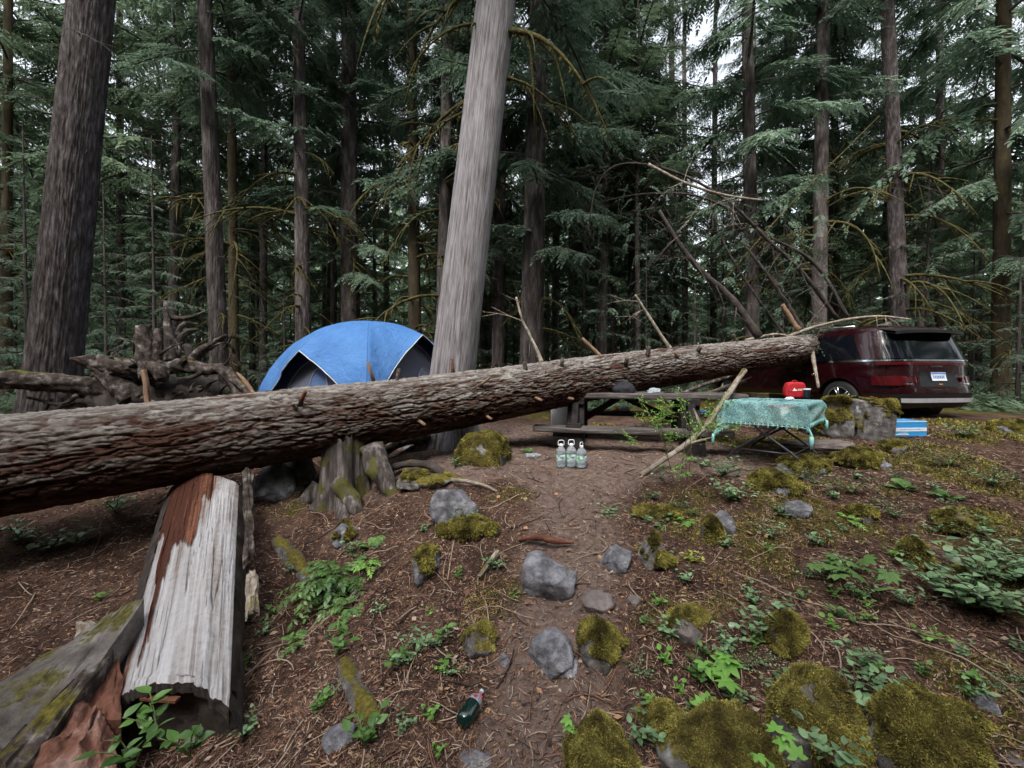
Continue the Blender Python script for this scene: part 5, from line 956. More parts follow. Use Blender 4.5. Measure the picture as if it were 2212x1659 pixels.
PL = [
 ('grapebig', 735, 1275, 'largest glossy leaved shrub on the slope right of the split log', 1.5, 'oregon_grape'),
 ('grapeyel', 690, 1290, 'yellow green compound leaves on the left side of the largest glossy shrub', 1.1, 'oregon_grape'),
 ('grapeyel', 800, 1235, 'yellow green compound leaves at the right edge of the largest glossy shrub', 1.1, 'oregon_grape'),
 ('grape', 760, 1320, 'drooping blue green leaves along the lower edge of the largest glossy shrub', 1.0, 'oregon_grape'),
 ('fern', 800, 1185, 'upright sword like fern frond above the largest glossy shrub', .75, 'fern'),
 ('sprout', 535, 1345, 'dark leafy sprout beside the split log just below the short bark piece', 1.2, 'leafy_plant'),
 ('sprout', 590, 1330, 'dark leafy sprout midway between the split log and the glossy shrub', 1.0, 'leafy_plant'),
 ('sprout', 520, 1450, 'leafy sprout hugging the lower right edge of the split log', 1.1, 'leafy_plant'),
 ('sprout', 725, 1420, 'leafy sprout above the rotting moss capped log stub', 1.3, 'leafy_plant'),
 ('sprout', 850, 1440, 'pair of leafy stems in the bare dirt right of the moss capped stub', 1.1, 'leafy_plant'),
 ('sprout', 945, 1390, 'upright leafy sprout left of the dull rock with hanging moss', 1.0, 'leafy_plant'),
 ('tiny', 955, 1455, 'small bright sprout below the upright sprout left of the mossy rock', 1.4, 'seedling'),
 ('sprout', 790, 1620, 'leafy cluster beside the bluish stone at lower left', 1.2, 'leafy_plant'),
 ('tiny', 700, 1520, 'bright tiny seedling left of the moss capped stub', 1.2, 'seedling'),
 ('tiny', 1108, 1295, 'bright tiny seedling under the large lichen patched rock', 1.0, 'seedling'),
 ('tiny', 930, 1330, 'pale tiny seedling in the dirt under the angular rock', 1.0, 'seedling'),
 ('salal', 1010, 1128, 'pale round leaves growing over the mossy mound beneath the smooth bluish boulder', 1.0, 'leafy_plant'),
 ('tiny', 955, 1050, 'bright green sprig just above the smooth bluish boulder', 1.6, 'seedling'),
 ('salal', 915, 1150, 'small plant on top of the angular mossy rock', .6, 'leafy_plant'),
 ('salal', 1075, 1230, 'small pale plant left of the large lichen patched rock', .8, 'leafy_plant'),
 ('trail', 1390, 1125, 'trailing pale leaved plant along the mossy lip of the path', 1.0, 'leafy_plant'),
 ('trail', 1320, 1115, 'leftmost trailing leaves reaching over the path edge', .7, 'leafy_plant'),
 ('salal', 1470, 1105, 'pale leaves above the dark footed rock', .9, 'leafy_plant'),
 ('salalbig', 1560, 1030, 'tall pale leaved plant at the terrace edge left of the camping table', 1.1, 'leafy_plant'),
 ('salalbig', 1580, 1085, 'dense pale leaves hanging down just above the upright blue grey slab', 1.0, 'leafy_plant'),
 ('salal', 1520, 1010, 'sparse pale stems at the foot of the leaning stick', 1.1, 'leafy_plant'),
 ('small', 1760, 1050, 'small leaved bush right of the blue grey boulder', 1.3, 'shrub'),
 ('small', 1840, 1070, 'small leaved bush on the mossy rise right of the boulder', 1.5, 'shrub'),
 ('small', 1700, 1020, 'low bush with fine leaves in front of the humped rock', 1.1, 'shrub'),
 ('salal', 1690, 1120, 'pale leaves under the blue grey boulder', 1.0, 'leafy_plant'),
 ('grapeyel', 1835, 1130, 'bright yellow green leaves hanging below the mossy rise', .7, 'seedling'),
 ('fern', 1960, 1060, 'arching fern on the right bank', .8, 'fern'), ('fern', 2050, 1080, 'second fern right of the arching one', .7, 'fern'),
 ('maplebig', 1795, 1255, 'left one of two lobed leaf plants lying open on the right slope', .9, 'maple_seedling'),
 ('maplebig', 1860, 1285, 'right one of two lobed leaf plants lying open on the right slope', 1.0, 'maple_seedling'),
 ('sprout', 1815, 1340, 'single leafy stem below the two lobed leaf plants', .8, 'leafy_plant'),
 ('yellow', 1500, 1215, 'yellow leaved seedling right of the dark footed rock', 1.2, 'seedling'),
 ('salal', 1480, 1260, 'pale plant under the yellow leaved seedling', .8, 'leafy_plant'),
 ('maple', 1490, 1150, 'spiky light green seedling above the yellow leaved one', .8, 'maple_seedling'),
 ('tiny', 1420, 1310, 'light green star shaped seedling left of the mossy ledge', 1.5, 'seedling'),
 ('salal', 1620, 1300, 'pale plant right of the mossy ledge', .9, 'leafy_plant'),
 ('salal', 1620, 1375, 'tall pale leaves left of the half hidden brown mossy rock', 1.0, 'leafy_plant'),
 ('salal', 1450, 1380, 'pale plant against the left side of the smooth brown grey stone', .9, 'leafy_plant'),
 ('sprout', 1500, 1470, 'thick leafy clump behind the broad flat topped boulder', 1.3, 'leafy_plant'),
 ('maple', 1600, 1510, 'bright serrated leaves left of the tallest mossy boulder', 1.4, 'maple_seedling'),
 ('maple', 1560, 1480, 'lime lobed leaves beside the thick leafy clump', 1.2, 'maple_seedling'),
 ('salal', 1390, 1600, 'leaves in the gap between the two bottom boulders', 1.0, 'leafy_plant'),
 ('tiny', 1440, 1600, 'lime seedling in the gap between the two bottom boulders', 1.6, 'seedling'),
 ('salal', 1850, 1530, 'blue green leaves in the gap right of the tallest mossy boulder', 1.1, 'leafy_plant'),
 ('salal', 1880, 1480, 'upright leafy stems behind the gap of the right boulders', 1.1, 'leafy_plant'),
 ('salal', 1915, 1520, 'round leaves resting on the lichen blotched boulder', .8, 'leafy_plant'),
 ('tiny', 2000, 1390, 'tiny plant on the open needle slope at right', 1.5, 'seedling'),
 ('tiny', 2090, 1470, 'tiny plant above the bright broken rock', 1.4, 'seedling'),
 ('salal', 1960, 1310, 'sparse pale plant left of the dense leaves at the right edge', .9, 'leafy_plant'),
 ('salalbig', 2080, 1320, 'dense dark patch of round leaves at the right edge, lower left clump', 1.4, 'shrub'),
 ('salalbig', 2150, 1330, 'dense dark patch of round leaves at the right edge, rightmost clump', 1.5, 'shrub'),
 ('salalbig', 2120, 1260, 'dense patch of round leaves at the right edge, upper clump', 1.4, 'shrub'),
 ('salalbig', 2200, 1260, 'round leaved clump cut by the right edge', 1.2, 'shrub'),
 ('small', 2150, 1200, 'fine leaved clump above the dense round leaves', 1.4, 'shrub'),
 ('small', 1930, 1120, 'fine leaved clump between the ferns and the small round boulder', 1.2, 'shrub'),
 ('small', 2050, 1010, 'fine leaved clump on the bank below the van bumper', 1.6, 'shrub'),
 ('small', 2140, 1050, 'fine leaved clump at the far right of the bank', 1.6, 'shrub'),
 ('salalbig', 2080, 945, 'leafy clump between the blue box and the right edge', 1.0, 'shrub'),
 ('salal', 250, 1110, 'bright leafy sprig hanging left of the split log under the fallen log', 2.0, 'leafy_plant'),
 ('salal', 40, 1170, 'leafy sprig on the dark bank at the left edge', 1.7, 'leafy_plant'),
 ('salal', 110, 1190, 'leafy sprig on the dark bank right of the left edge one', 1.7, 'leafy_plant'),
 ('salal', 170, 1180, 'leafy sprig nearest the split log on the dark bank', 1.7, 'leafy_plant'),
 ('tiny', 215, 1300, 'small pale sprig just left of the split log', 1.5, 'seedling'),
 ('fern', 1140, 980, 'small conifer seedling like fern beside the shaggy boulder', .6, 'fern'),
 ('salal', 985, 1010, 'dull leaves at the left foot of the shaggy boulder', 1.0, 'leafy_plant'),
 ('salal', 1440, 1215, 'pale leaves lying on the dark footed rock', .7, 'leafy_plant'),
 ('small', 1660, 1160, 'wiry mossy tuft with fine leaves on the right bank', .9, 'shrub'),
 ('maple', 1500, 1560, 'lime leaves touching the top of the broad flat topped boulder', 1.0, 'maple_seedling'),
 ('grape', 640, 1400, 'leafy stem below the glossy shrub', .8, 'oregon_grape'),
]
for (k, px, py, lab, sc, nm) in PL: plant(k, px, py, lab, sc, nm, 'fern' if nm == 'fern' else ('shrub' if nm in ('shrub', 'oregon_grape') else 'plant'))
q_ = np.random.default_rng(9)
for i in range(116):                                     # scattered seedlings nothing tells apart
    px, py = (q_.uniform(1380, 2212), q_.uniform(960, 1560)) if i < 92 else (q_.uniform(520, 1000), q_.uniform(1150, 1640))
    plant(('salal', 'tiny', 'sprout', 'salal', 'small')[i % 5], px, py, ('small low leafy seedling scattered on the mossy right bank ' + ('below the camping table' if px < 1750 else 'below the van')+ (', upper half' if py < 1230 else ', lower half')) if i < 92 else 'small leafy seedling scattered over the needle covered slope at left', (.75, 1.2, .65, .6, .45)[i % 5] * q_.uniform(.8, 1.3), 'seedling', 'seedling', ('scattered seedlings of the right bank ' + ('below the camping table' if px < 1750 else 'below the van') + (' upper' if py < 1230 else ' lower')) if i < 92 else 'scattered seedlings of the left slope')
# plants standing in the very foreground, on ground just below the frame
for k, px, py, Y, lab, sc in (('sprout', 340, 1590, 1.45, 'blurred leafy stems in front of the hollow end of the split log', 1.3), ('sprout', 410, 1640, 1.35, 'leafy stems cut by the bottom edge right of the hollow split log end', 1.2), ('sprout', 290, 1660, 1.35, 'leafy stems over the reddish slab at the bottom left', 1.2),
    ('maple', 1235, 1610, 1.66, 'green maple seedling with one large leaf left of the rounded mossy boulder', .7), ('maple', 1715, 1650, 1.36, 'star leaved maple seedling in front of the tallest mossy boulder', .75), ('maple', 1640, 1680, 1.36, 'low maple seedling at the bottom edge left of the star leaved one', .7), ('salal', 1790, 1650, 1.36, 'round leaves at the bottom edge right of the star leaved seedling', 1.0)):
    plant(k, px, py, lab, sc, 'leafy_plant' if k != 'maple' else 'maple_seedling', Y=Y)
g = G(1470, 1085); b = plant('berry', 1470, 1085, 'airy twiggy huckleberry bush with tiny leaves in front of the picnic table', 1.0, 'huckleberry_bush', 'shrub')

# low green cover beyond the clearing
def under():
    n = 5200; x = lg.uniform(-34, 34, n * 3); y = lg.uniform(7.6, 30, n * 3); k = (np.abs(x) < 1.4 * y) & ~((y < 10.5) & (x > -1.5) & (x < 5.6)) & ~((x > 4.6) & (x < 9.8) & (y < 14)); x, y = x[k][:n], y[k][:n]; mb = MB()
    z = gz(x, y); sc = lg.uniform(.25, .75, len(x))
    for j in range(7):
        a = lg.uniform(0, 6.28, len(x)); e = lg.uniform(.2, 1.1, len(x)); d = np.stack([np.cos(a) * np.cos(e), np.sin(a) * np.cos(e), np.sin(e)], 1); p = np.stack([x + lg.normal(0, .1, len(x)), y, z], 1)
        for s0 in (.25, .5, .75):
            pp = p + d * (sc * s0)[:, None]; pp[:, 2] -= sc * s0 ** 2 * .35
            for sg in (-1, 1):
                dd = nrm(d * .5 + sg * np.stack([-np.sin(a), np.cos(a), 0 * a - .2], 1)); L = sc * (.42 - .3 * s0); mb.quads(blades(pp, dd, nrm(np.cross(dd, d)), L, L * .16), at=np.repeat(lg.uniform(-.35, .4, len(x)), 4))
    tag(mb.obj('undergrowth', M['leaf_far'], smooth=False, attr=True), 'low ferns and moss covered brush beyond the clearing', 'undergrowth', kind='stuff')
under()
# ------------------------------------------------------------------ tent
def tent():
    Yc = 8.3; p = P(800, 830, Yc); o = np.array([p[0], Yc, float(gz(p[0], Yc))]); topz = P(800, 697, Yc)[2] - o[2]
    root = thing('dome_tent', 'large blue dome tent with white piped rain fly pitched behind the fallen log', 'tent', o)
    blue = pmat('tent_blue', [(.3, (.05, .155, .40)), (.7, (.08, .22, .50))], ns=2, rough=.5, bump=.8, bs=3.5, dist=.12, spec=.3); navy = plain('tent_navy', (.08, .14, .30), .7); mesh_ = plain('tent_mesh', (.11, .12, .17), .8); grey = plain('tent_grey', (.22, .25, .33), .7); white = plain('tent_white', (.55, .58, .62), .6)
    corners = np.array([-72, 18, 108, 198]) * math.pi / 180; Rc = 2.05
    def outline(th):                                # square-ish plan, corners at the poles
        a = (th - corners[0]) % (math.pi / 2) - math.pi / 4; return Rc * math.cos(math.pi / 4) / np.cos(a) * 1.0
    def prof(u): return np.sin(u * math.pi / 2) ** .80, np.cos(u * math.pi / 2) ** .92        # u: 0 top, 1 bottom
    def surf(th, u, k=1.0):
        ro, zz = prof(u); sq = outline(th); rnd = Rc * .86; rr = (rnd + (sq - rnd) * ss(.1, .9, u)) * ro * k
        return np.stack([rr * np.cos(th), rr * np.sin(th), topz * zz * (1 if k == 1 else .99)], -1)
    th = np.linspace(0, 2 * math.pi, 241)[:-1] + corners[0]; a = ((th - corners[0]) % (math.pi / 2)) / (math.pi / 2); side = ((th - corners[0]) // (math.pi / 2)).astype(int) % 4
    apex = np.array([.34, .55, .55, .52])[side]                 # how high (u) the fly edge peaks over each side
    umax = 1.0 - (.97 - apex) * (1 - np.abs(2 * a - 1)) ** .62; umax = np.minimum(umax, .97)
    n = 44; t = np.linspace(0.001, 1, n)[:, None]; U = t * umax[None]
    V = surf(th[None] + 0 * U, U); vis = (1 - np.abs(2 * a - 1)) ** 1.0 * .34; out = np.stack([np.cos(th), np.sin(th), 0 * th], -1)
    V = V + out[None] * (vis[None] * t ** 2.2)[..., None]; V[..., 2] += -(.02 * vis[None] * t ** 3)
    valley = .05 * np.cos(4 * (th - corners[0]) )[None] * np.sin(math.pi * t); V = V * (1 + .35 * valley[..., None] * np.array([1, 1, 0]))
    V = V + out[None] * (.012 * fbm(V * np.array([2.2, 2.2, 1.2]), 3, 5) * 2.4 + .035 * (1 - 3 * np.abs(fbm(V * np.array([1.3, 1.3, .8]) + 9, 3, 6))) * t)[..., None]
    ph = 2 * math.pi * a; nearc = np.abs(2 * a - 1) ** 3
    V = V + out[None] * (.020 * np.sin(ph * 7 + 1)[None] * nearc[None] * np.sin(math.pi * np.clip(t, 0, 1)) ** .7 + .010 * np.sin(ph * 3)[None] * t)[..., None]
    mb = MB(); mb.grid(V, wrap=True); f = mb.obj('rain_fly', blue, root); f.modifiers.new('s', 'SOLIDIFY').thickness = .006
    mb = MB(); e = np.vstack([V[-1], V[-1][:1]]); mb.tube(e, .010, 6, cap=False); mb.obj('piping', white, f)
    seam = plain('tent_seam', (.03, .10, .27), .6)
    for ci in (0, 60, 120, 180, 30, 90): mb = MB(); mb.tube(V[:, ci] + out[ci] * .004, .007, 5, cap=False); mb.obj('seam', seam, f)
    U2 = np.linspace(.001, 1, 30)[:, None] + 0 * th[None]; W = surf(th[None] + 0 * U2, U2, .93); mb = MB(); mb.grid(W, wrap=True); body = mb.obj('tent_body', navy, root)
    def patch(th0, th1, pts_fn, mat, name, k=.945):
        pass
    def arch(name, sidei, a0, a1, utop, ubot, mat, k, trim=True):
        c = corners[0] + sidei * math.pi / 2; aa = np.linspace(a0, a1, 25); q = np.linspace(0, 1, 14)[:, None]; shape = np.sqrt(np.clip(1 - ((aa - (a0 + a1) / 2) / ((a1 - a0) / 2)) ** 2, 0, 1)) ** .8
        ut = ubot - (ubot - utop) * shape; U = ubot + (ut[None] - ubot) * q; mb = MB(); mb.grid(surf(c + aa[None] * math.pi / 2 + 0 * U, U, k)); ob = mb.obj(name, mat, root)
        if trim: mb = MB(); mb.tube(surf(c + aa * math.pi / 2, ut, k + .003), .016, 6, cap=False); mb.obj('trim', grey, ob)
    for s_, tt in ((3, 'window'), (0, 'door')):
        arch('door' if s_ == 0 else 'window', s_, .16, .84, .44 if s_ == 0 else .60, .93, mesh_, .945); arch('panel', s_, .44, .70, .66, .95, grey if s_ == 0 else navy, .955)
    for i, cth in enumerate(corners):
        u = np.linspace(.02, 1, 24); mb = MB(); mb.tube(surf(cth + 0 * u, u, 1.004), .012, 6, cap=False); mb.obj('pole', blue, root)
        if i == 0:
            mb = MB(); b = surf(np.array(cth), np.array(.80), 1.01); mb.box(b + V3(.02, -.03, .02), (.09, .01, .15)); mb.obj('tag_label', white, root, smooth=False)
tent()

# ------------------------------------------------------------------ picnic table
def picnic():
    l = P(1154, 920, 5.55); r = P(1580, 935, 4.95); bz = float(gz(1.6, 5.6)); c = (l + r) / 2; ang = math.atan2(r[1] - l[1], r[0] - l[0]); L = np.hypot(*(r - l)[:2])
    root = thing('picnic_table', 'heavy weathered wooden picnic table with attached benches under the fallen log', 'picnic table', (c[0], c[1], bz), ang)
    wd = pmat('table_wood', [(.25, (.028, .023, .022)), (.5, (.085, .072, .068)), (.75, (.24, .22, .21))], scale=(.08, 1, 1), ns=34, bump=.8, bs=40, dist=.01, spec=.15); dk = pmat('table_leg_wood', [(.3, (.012, .010, .010)), (.6, (.035, .030, .030)), (.8, (.07, .06, .058))], ns=9, bump=.6, bs=30, dist=.01, spec=.1)
    def board(name, x0, x1, y, z, w, t, mt=wd):
        n, m = 60, 8; X = np.linspace(x0, x1, n); th = np.linspace(0, 2 * math.pi, 25)[:-1]; cs, sn = np.cos(th), np.sin(th); sq = lambda v: np.sign(v) * np.abs(v) ** .25
        V = np.stack(np.broadcast_arrays(X[:, None], y + sq(cs)[None] * w / 2, z + sq(sn)[None] * t / 2), -1).copy(); V += .008 * fbm(V * np.array([2, 14, 14]), 3, int(y * 9) % 7)[..., None]
        mb = MB(); mb.grid(V, wrap=True)
        for i, k in ((0, 0), (n - 1, 1)):
            e = mb.n; mb.add([V[i].mean(0)]); mb.t.append(np.stack([np.full(24, e), i * 24 + np.arange(24), i * 24 + (np.arange(24) + 1) % 24], 1)); mb.mi_t.append(np.zeros(24))
        return mb.obj(name, mt, root)
    h = L / 2
    b1 = board('bench_seat', -h, h, 0, l[2] * .5 + r[2] * .5 - bz - .02, .28, .075); b2 = board('bench_seat', -h + .1, h, 1.45, .36, .28, .075, dk)
    for k in range(3): board('tabletop_plank', -h + .32, h + .28, .42 + .255 * k, .70, .245, .085)
    for x in (-h + .55, h - .42):
        mb = MB(); mb.box((x, .70, .625), (.24, .86, .09)); o = mb.obj('crossbeam', dk, root, smooth=False); bevel(o)
        mb = MB(); mb.box((x, .72, .27), (.20, 1.7, .10)); o = mb.obj('crossbeam', dk, root, smooth=False); bevel(o)
        for sy in (-1, 1):
            mb = MB(); mb.beam((x, .70 + sy * .20, .60), (x, .70 + sy * .44, -.12), .30, .24, up=(1, 0, 0)); o = mb.obj('leg', dk, root, smooth=False); bevel(o, .012)
        mb = MB(); mb.box((x, -.0, .14), (.24, .16, .40), taper=.85); o = mb.obj('leg', dk, root, smooth=False); bevel(o)
        mb = MB(); mb.beam((x, .30, .58), (x, .10, .30), .13, .09, up=(1, 0, 0)); o = mb.obj('leg', dk, root, smooth=False); bevel(o)
    mb = MB(); mb.beam((-h + .62, .7, .32), (-.1, .7, .66), .09, .09); o = mb.obj('brace', dk, root, smooth=False); bevel(o)
    mb = MB(); mb.beam((h - .45, .7, .30), (.0, .7, .66), .09, .09); o = mb.obj('brace', dk, root, smooth=False); bevel(o)
    # things lying on the table
    ct = Matrix.Translation((c[0], c[1], bz)) @ Matrix.Rotation(ang, 4, 'Z')
    def W(x, y, z): return np.array((ct @ Vector((x, y, z)))[:])
    blk = plain('black_cloth', (.015, .016, .022), .8); 
    def lump(name, label, cat, x, y, rx, ry, rz, mt, sd, z=.745):
        V, T = ICO[4]; k = 1 + .45 * fbm(V * 1.6 + sd, 4, sd); W_ = V * k[:, None] * np.array([rx, ry, rz]); W_[:, 2] = np.maximum(W_[:, 2], -rz * .2); mb = MB(); mb.add(W_, t=T); tag(mb.obj(name, mt, loc=W(x, y, z + rz * .2)), label, cat)
    lump('jacket', 'crumpled black jacket heaped on the picnic table under the log', 'clothing', -.02, .62, .17, .14, .13, blk, 3)
    bag = plain('clear_plastic', (.75, .85, .95), .12, trans=.6, ior=1.2); lump('plastic_bag', 'crumpled clear and blue plastic bag on the picnic table', 'bag', .38, .6, .10, .07, .055, bag, 5)
    lump('glove', 'small black folded item right of the plastic bag on the table', 'clothing', .60, .62, .07, .04, .02, blk, 6); lump('glove', 'flat black item farthest right on the bare tabletop', 'clothing', .86, .75, .10, .04, .012, blk, 7)
    bl = plain('blue_cloth', (.02, .06, .18), .8); lump('towel', 'dark blue folded towel on the far bench right of the table leg', 'towel', h - .1, 1.4, .14, .09, .03, bl, 8, z=.41)
    # cooler and small litter items
    wht = plain('cooler_white', (.42, .42, .44), .5); cb = W(-h + .30, 1.15, 0); cb[2] = gz(cb[0], cb[1]); rt = thing('cooler', 'dull white cooler standing behind the left end of the picnic table', 'cooler', cb, ang)
    mb = MB(); mb.box((0, 0, .33), (.42, .34, .34), taper=1.04); o = mb.obj('body', wht, rt, smooth=False); bevel(o, .03, 3)
    mb = MB(); mb.box((0, 0, .54), (.46, .38, .07)); o = mb.obj('lid', wht, rt, smooth=False); bevel(o, .02, 3); mb = MB(); mb.box((0, 0, .08), (.36, .3, .16)); mb.obj('base', dk, rt, smooth=False)
    og = plain('orange_plastic', (.75, .16, .03), .4); p = W(-.25, 1.1, .0); mb = MB(); mb.lathe([(0, 0), (.05, 0), (.05, .02), (.035, .05), (0, .05)], 16); mb.obj('lid', og).location = W(-.12, 1.42, .41); tag(bpy.data.objects[-1] if False else [o for o in COL.objects if o.name.startswith('lid') and o.parent is None][0], 'small orange lid on the far bench under the tabletop', 'lid')
    wp = plain('white_paper', (.5, .5, .53), .8)
    lump('paper_towel', 'white crumpled paper beneath the tabletop on the far bench', 'paper', -.0, 1.45, .10, .07, .06, wp, 9, z=.41)
picnic()

# ------------------------------------------------------------------ camping table, cloth and what stands on it
def camp_table():
    NL = P(1566, 872, 4.72); ang = R(-47); ex = np.array([math.cos(ang), math.sin(ang), 0]); ey = np.array([-math.sin(ang), math.cos(ang), 0]); L, D, H = .78, .92, .70
    tilt = np.array([0, 0, 1.]); c = NL + ex * L / 2 + ey * D / 2; bz = float(gz(c[0], c[1])); zt = .73
    root = thing('camping_table', 'small folding camping table with dark crossed metal legs right of the picnic table', 'table', (c[0], c[1], bz), ang)
    met = plain('dark_metal', (.05, .05, .06), .45, metal=.6); met2 = plain('grey_metal', (.28, .28, .30), .4, metal=.7)
    mb = MB(); mb.box((0, 0, zt - .015), (L - .02, D - .02, .02)); mb.obj('tabletop', met, root, smooth=False)
    for y in (-D / 2 + .08, D / 2 - .08):
        for sg in (-1, 1):
            mb = MB(); x0, x1 = sg * (L / 2 - .08), -sg * (L / 2 + .02); g = float(gz(c[0], c[1])) - bz
            mb.tube(smoothpath([V3(x0, y, zt - .03), V3(x0 * .2, y, .42), V3(x1 * .7, y, .16), V3(x1, y, -.01)], 12), .014, 8); mb.obj('leg', met, root)
        mb = MB(); mb.tube([V3(-L / 2 + .1, y, .17), V3(L / 2 - .1, y, .17)], .011, 6); mb.obj('crossbar', met, root)
    for x in (-L * .36, L * .36): mb = MB(); mb.tube([V3(x, -D / 2 + .08, .17), V3(x, D / 2 - .08, .17)], .010, 6); mb.obj('crossbar', met, root)
    mb = MB(); mb.box((0, -D / 2 + .08, .36), (.09, .03, .04)); mb.obj('hinge', met, root, smooth=False)
    # tablecloth: draped sheet
    teal, n, b = nodes('lace_cloth'); Lk = n.links.new; tc = N(n, 'ShaderNodeTexCoord'); nz = N(n, 'ShaderNodeTexNoise', Scale=9, Detail=5, Distortion=1.5); Lk(tc.outputs['Object'], nz.inputs[0]); rp = ramp(n, [(.38, (.17, .36, .37)), (.5, (.23, .46, .47)), (.65, (.34, .57, .57))]); Lk(nz.outputs[0], rp.inputs[0]); Lk(rp.outputs[0], b.inputs[0]); b.inputs['Roughness'].default_value = .9
    vz = N(n, 'ShaderNodeTexVoronoi', Scale=75); Lk(tc.outputs['Object'], vz.inputs[0]); ra = ramp(n, [(.42, (0, 0, 0)), (.47, (1, 1, 1))]); Lk(vz.outputs['Distance'], ra.inputs[0]); tb = N(n, 'ShaderNodeBsdfTransparent'); mx = N(n, 'ShaderNodeMixShader'); sc_ = N(n, 'ShaderNodeMath', operation='MULTIPLY'); Lk(ra.outputs[0], sc_.inputs[0]); sc_.inputs[1].default_value = .45
    Lk(sc_.outputs[0], mx.inputs[0]); Lk(b.outputs[0], mx.inputs[1]); Lk(tb.outputs[0], mx.inputs[2]); Lk(mx.outputs[0], n.nodes['Material Output'].inputs[0])
    ov = .25; X = np.linspace(-L / 2 - ov - .06, L / 2 + ov - .02, 90); Yv = np.linspace(-D / 2 - ov, D / 2 + .05, 96); GX, GY = np.meshgrid(X, Yv)
    dx = np.clip(np.abs(GX) - L / 2, 0, None) ; dy = np.clip(np.abs(GY) - D / 2, 0, None); sx, sy = np.sign(GX), np.sign(GY)
    drop = np.maximum(dx, dy) + .42 * np.minimum(dx, dy); mn_ = np.minimum(dx, dy); cx_ = np.clip(GX, -L / 2, L / 2); cy_ = np.clip(GY, -D / 2, D / 2)
    wav = .018 * np.sin(GX * 26 + GY * 6) * ss(0, .12, drop) + .012 * fbm(np.stack([GX * 5, GY * 5, 0 * GX], -1), 2, 4)
    VX = cx_ + sx * (.012 * ss(0, .03, dx) + .30 * mn_ + np.where(dx > 0, wav, 0) * .8); VY = cy_ + sy * (.012 * ss(0, .03, dy) + .30 * mn_ + np.where(dy > 0, wav, 0) * .8)
    VZ = zt + .004 - drop * .96 + .004 * vn(np.stack([GX * 12, GY * 12, 0 * GX], -1), 2)
    V = np.stack([VX, VY, VZ], -1); mb = MB(); mb.grid(V); cl = mb.obj('tablecloth', teal, loc=(c[0], c[1], bz)); cl.rotation_euler = (0, 0, ang); tag(cl, 'sheer turquoise lace tablecloth with tassel fringe over the camping table', 'tablecloth')
    tq = plain('turquoise_fringe', (.26, .58, .56), .9); mb = MB()
    edges = [V[0, ::3], V[::3, 0], V[::3, -1]]
    for e in edges:
        for i, p in enumerate(e):
            l = .05 if i % 2 else .028; mb.tube([p + V3(0, 0, .004), p + V3(.002, .003, -l * .5), p + V3(-.002, 0, -l)], [.004, .005, .0065], 5)
        mb.tube(e - V3(0, 0, .015), .004, 4, cap=False)
    for p in (V[0, 0], V[0, -1], V[-1, -1]): mb.tube([p, p - V3(0, 0, .05), p - V3(0, 0, .13)], [.014, .018, .012], 7, noise=.5, nf=30)
    mb.obj('fringe', tq, cl)
    mb = MB(); q = np.random.default_rng(3)                       # dark woven leaf motif on top
    for i in range(26):
        a = i * .48; r0, r1 = .10 + .08 * (i % 3), .17 + .08 * (i % 3); x, y = math.cos(a), math.sin(a); mb.tube([V3(x * r0 - .03, y * r0, zt + .009), V3(x * r1 * 1.1 + .01 * (i % 2), y * r1 * 1.05, zt + .009)], [.012, .004], 4)
    o = mb.obj('woven_motif', plain('motif_dark', (.02, .07, .10), .9), cl); o.location = (0, 0, zt * .62); o.scale = (1, 1, .38)
    # red first aid bag
    red = pmat('red_fabric', [(.3, (.34, .010, .016)), (.7, (.48, .02, .028))], ns=14, bump=.5, bs=30, dist=.01, rough=.7); whm = plain('white_print', (.85, .85, .85), .6)
    bp = P(1716, 852, 5.15); bp[2] = bz + zt + .008; rt = thing('red_bag', 'small red zipped first aid bag with white mountain mark standing on the camping table', 'bag', bp, R(-8))
    V_, T_ = ICO[5]; W_ = np.sign(V_) * np.abs(V_) ** .42 * np.array([.125, .06, .105]); W_[:, 2] += .105; k = ss(.1, .22, W_[:, 2]); W_[:, 0] *= 1 - .16 * k; W_ += nrm(V_) * .006 * fbm(W_ * 18, 3, 2)[:, None]
    mb = MB(); mb.add(W_, t=T_); mb.obj('body', red, rt)
    mb = MB(); mb.box((0, -.050, .062), (.20, .035, .10)); o = mb.obj('pocket', red, rt, smooth=False); bevel(o, .014, 3)
    mb = MB(); mb.tube([V3(-.105, -.03, .15), V3(-.06, -.045, .195), V3(.06, -.045, .195), V3(.105, -.03, .15)], .004, 6); mb.obj('zip', plain('dark_red', (.12, .01, .01), .6), rt)
    mb = MB(); mb.tube(smoothpath([V3(-.03, 0, .205), V3(-.02, 0, .225), V3(.02, 0, .225), V3(.03, 0, .205)], 10), .005, 6); mb.obj('handle', red, rt)
    mb = MB(); mb.add([[-.058, -.0695, .095], [-.012, -.0695, .095], [-.035, -.0695, .135], [-.028, -.0697, .095], [.0, -.0697, .095], [-.014, -.0697, .118]], t=[[0, 1, 2], [3, 4, 5]]); mb.obj('mountain_mark', whm, rt, smooth=False)
    mb = MB()
    for i in range(9): mb.box((.006 + i * .0085, -.070, .118), (.005, .002, .010))
    for i in range(6): mb.box((.006 + i * .0085, -.070, .103), (.005, .002, .007))
    mb.obj('print', whm, rt, smooth=False)
    tp = P(1743, 853, 5.0); tp[2] = bz + zt + .008; rt = thing('tumbler', 'dark travel tumbler with pale lid right of the red bag', 'cup', tp); navy = plain('navy_steel', (.02, .035, .05), .3, metal=.4)
    mb = MB(); mb.lathe([(0, 0), (.030, 0), (.032, .02), (.038, .11), (.038, .113), (0, .113)], 24); mb.obj('body', navy, rt); mb = MB(); mb.lathe([(.040, .112), (.041, .126), (.036, .13), (0, .13)], 24); mb.obj('lid', plain('pale_lid', (.55, .62, .62), .3), rt)
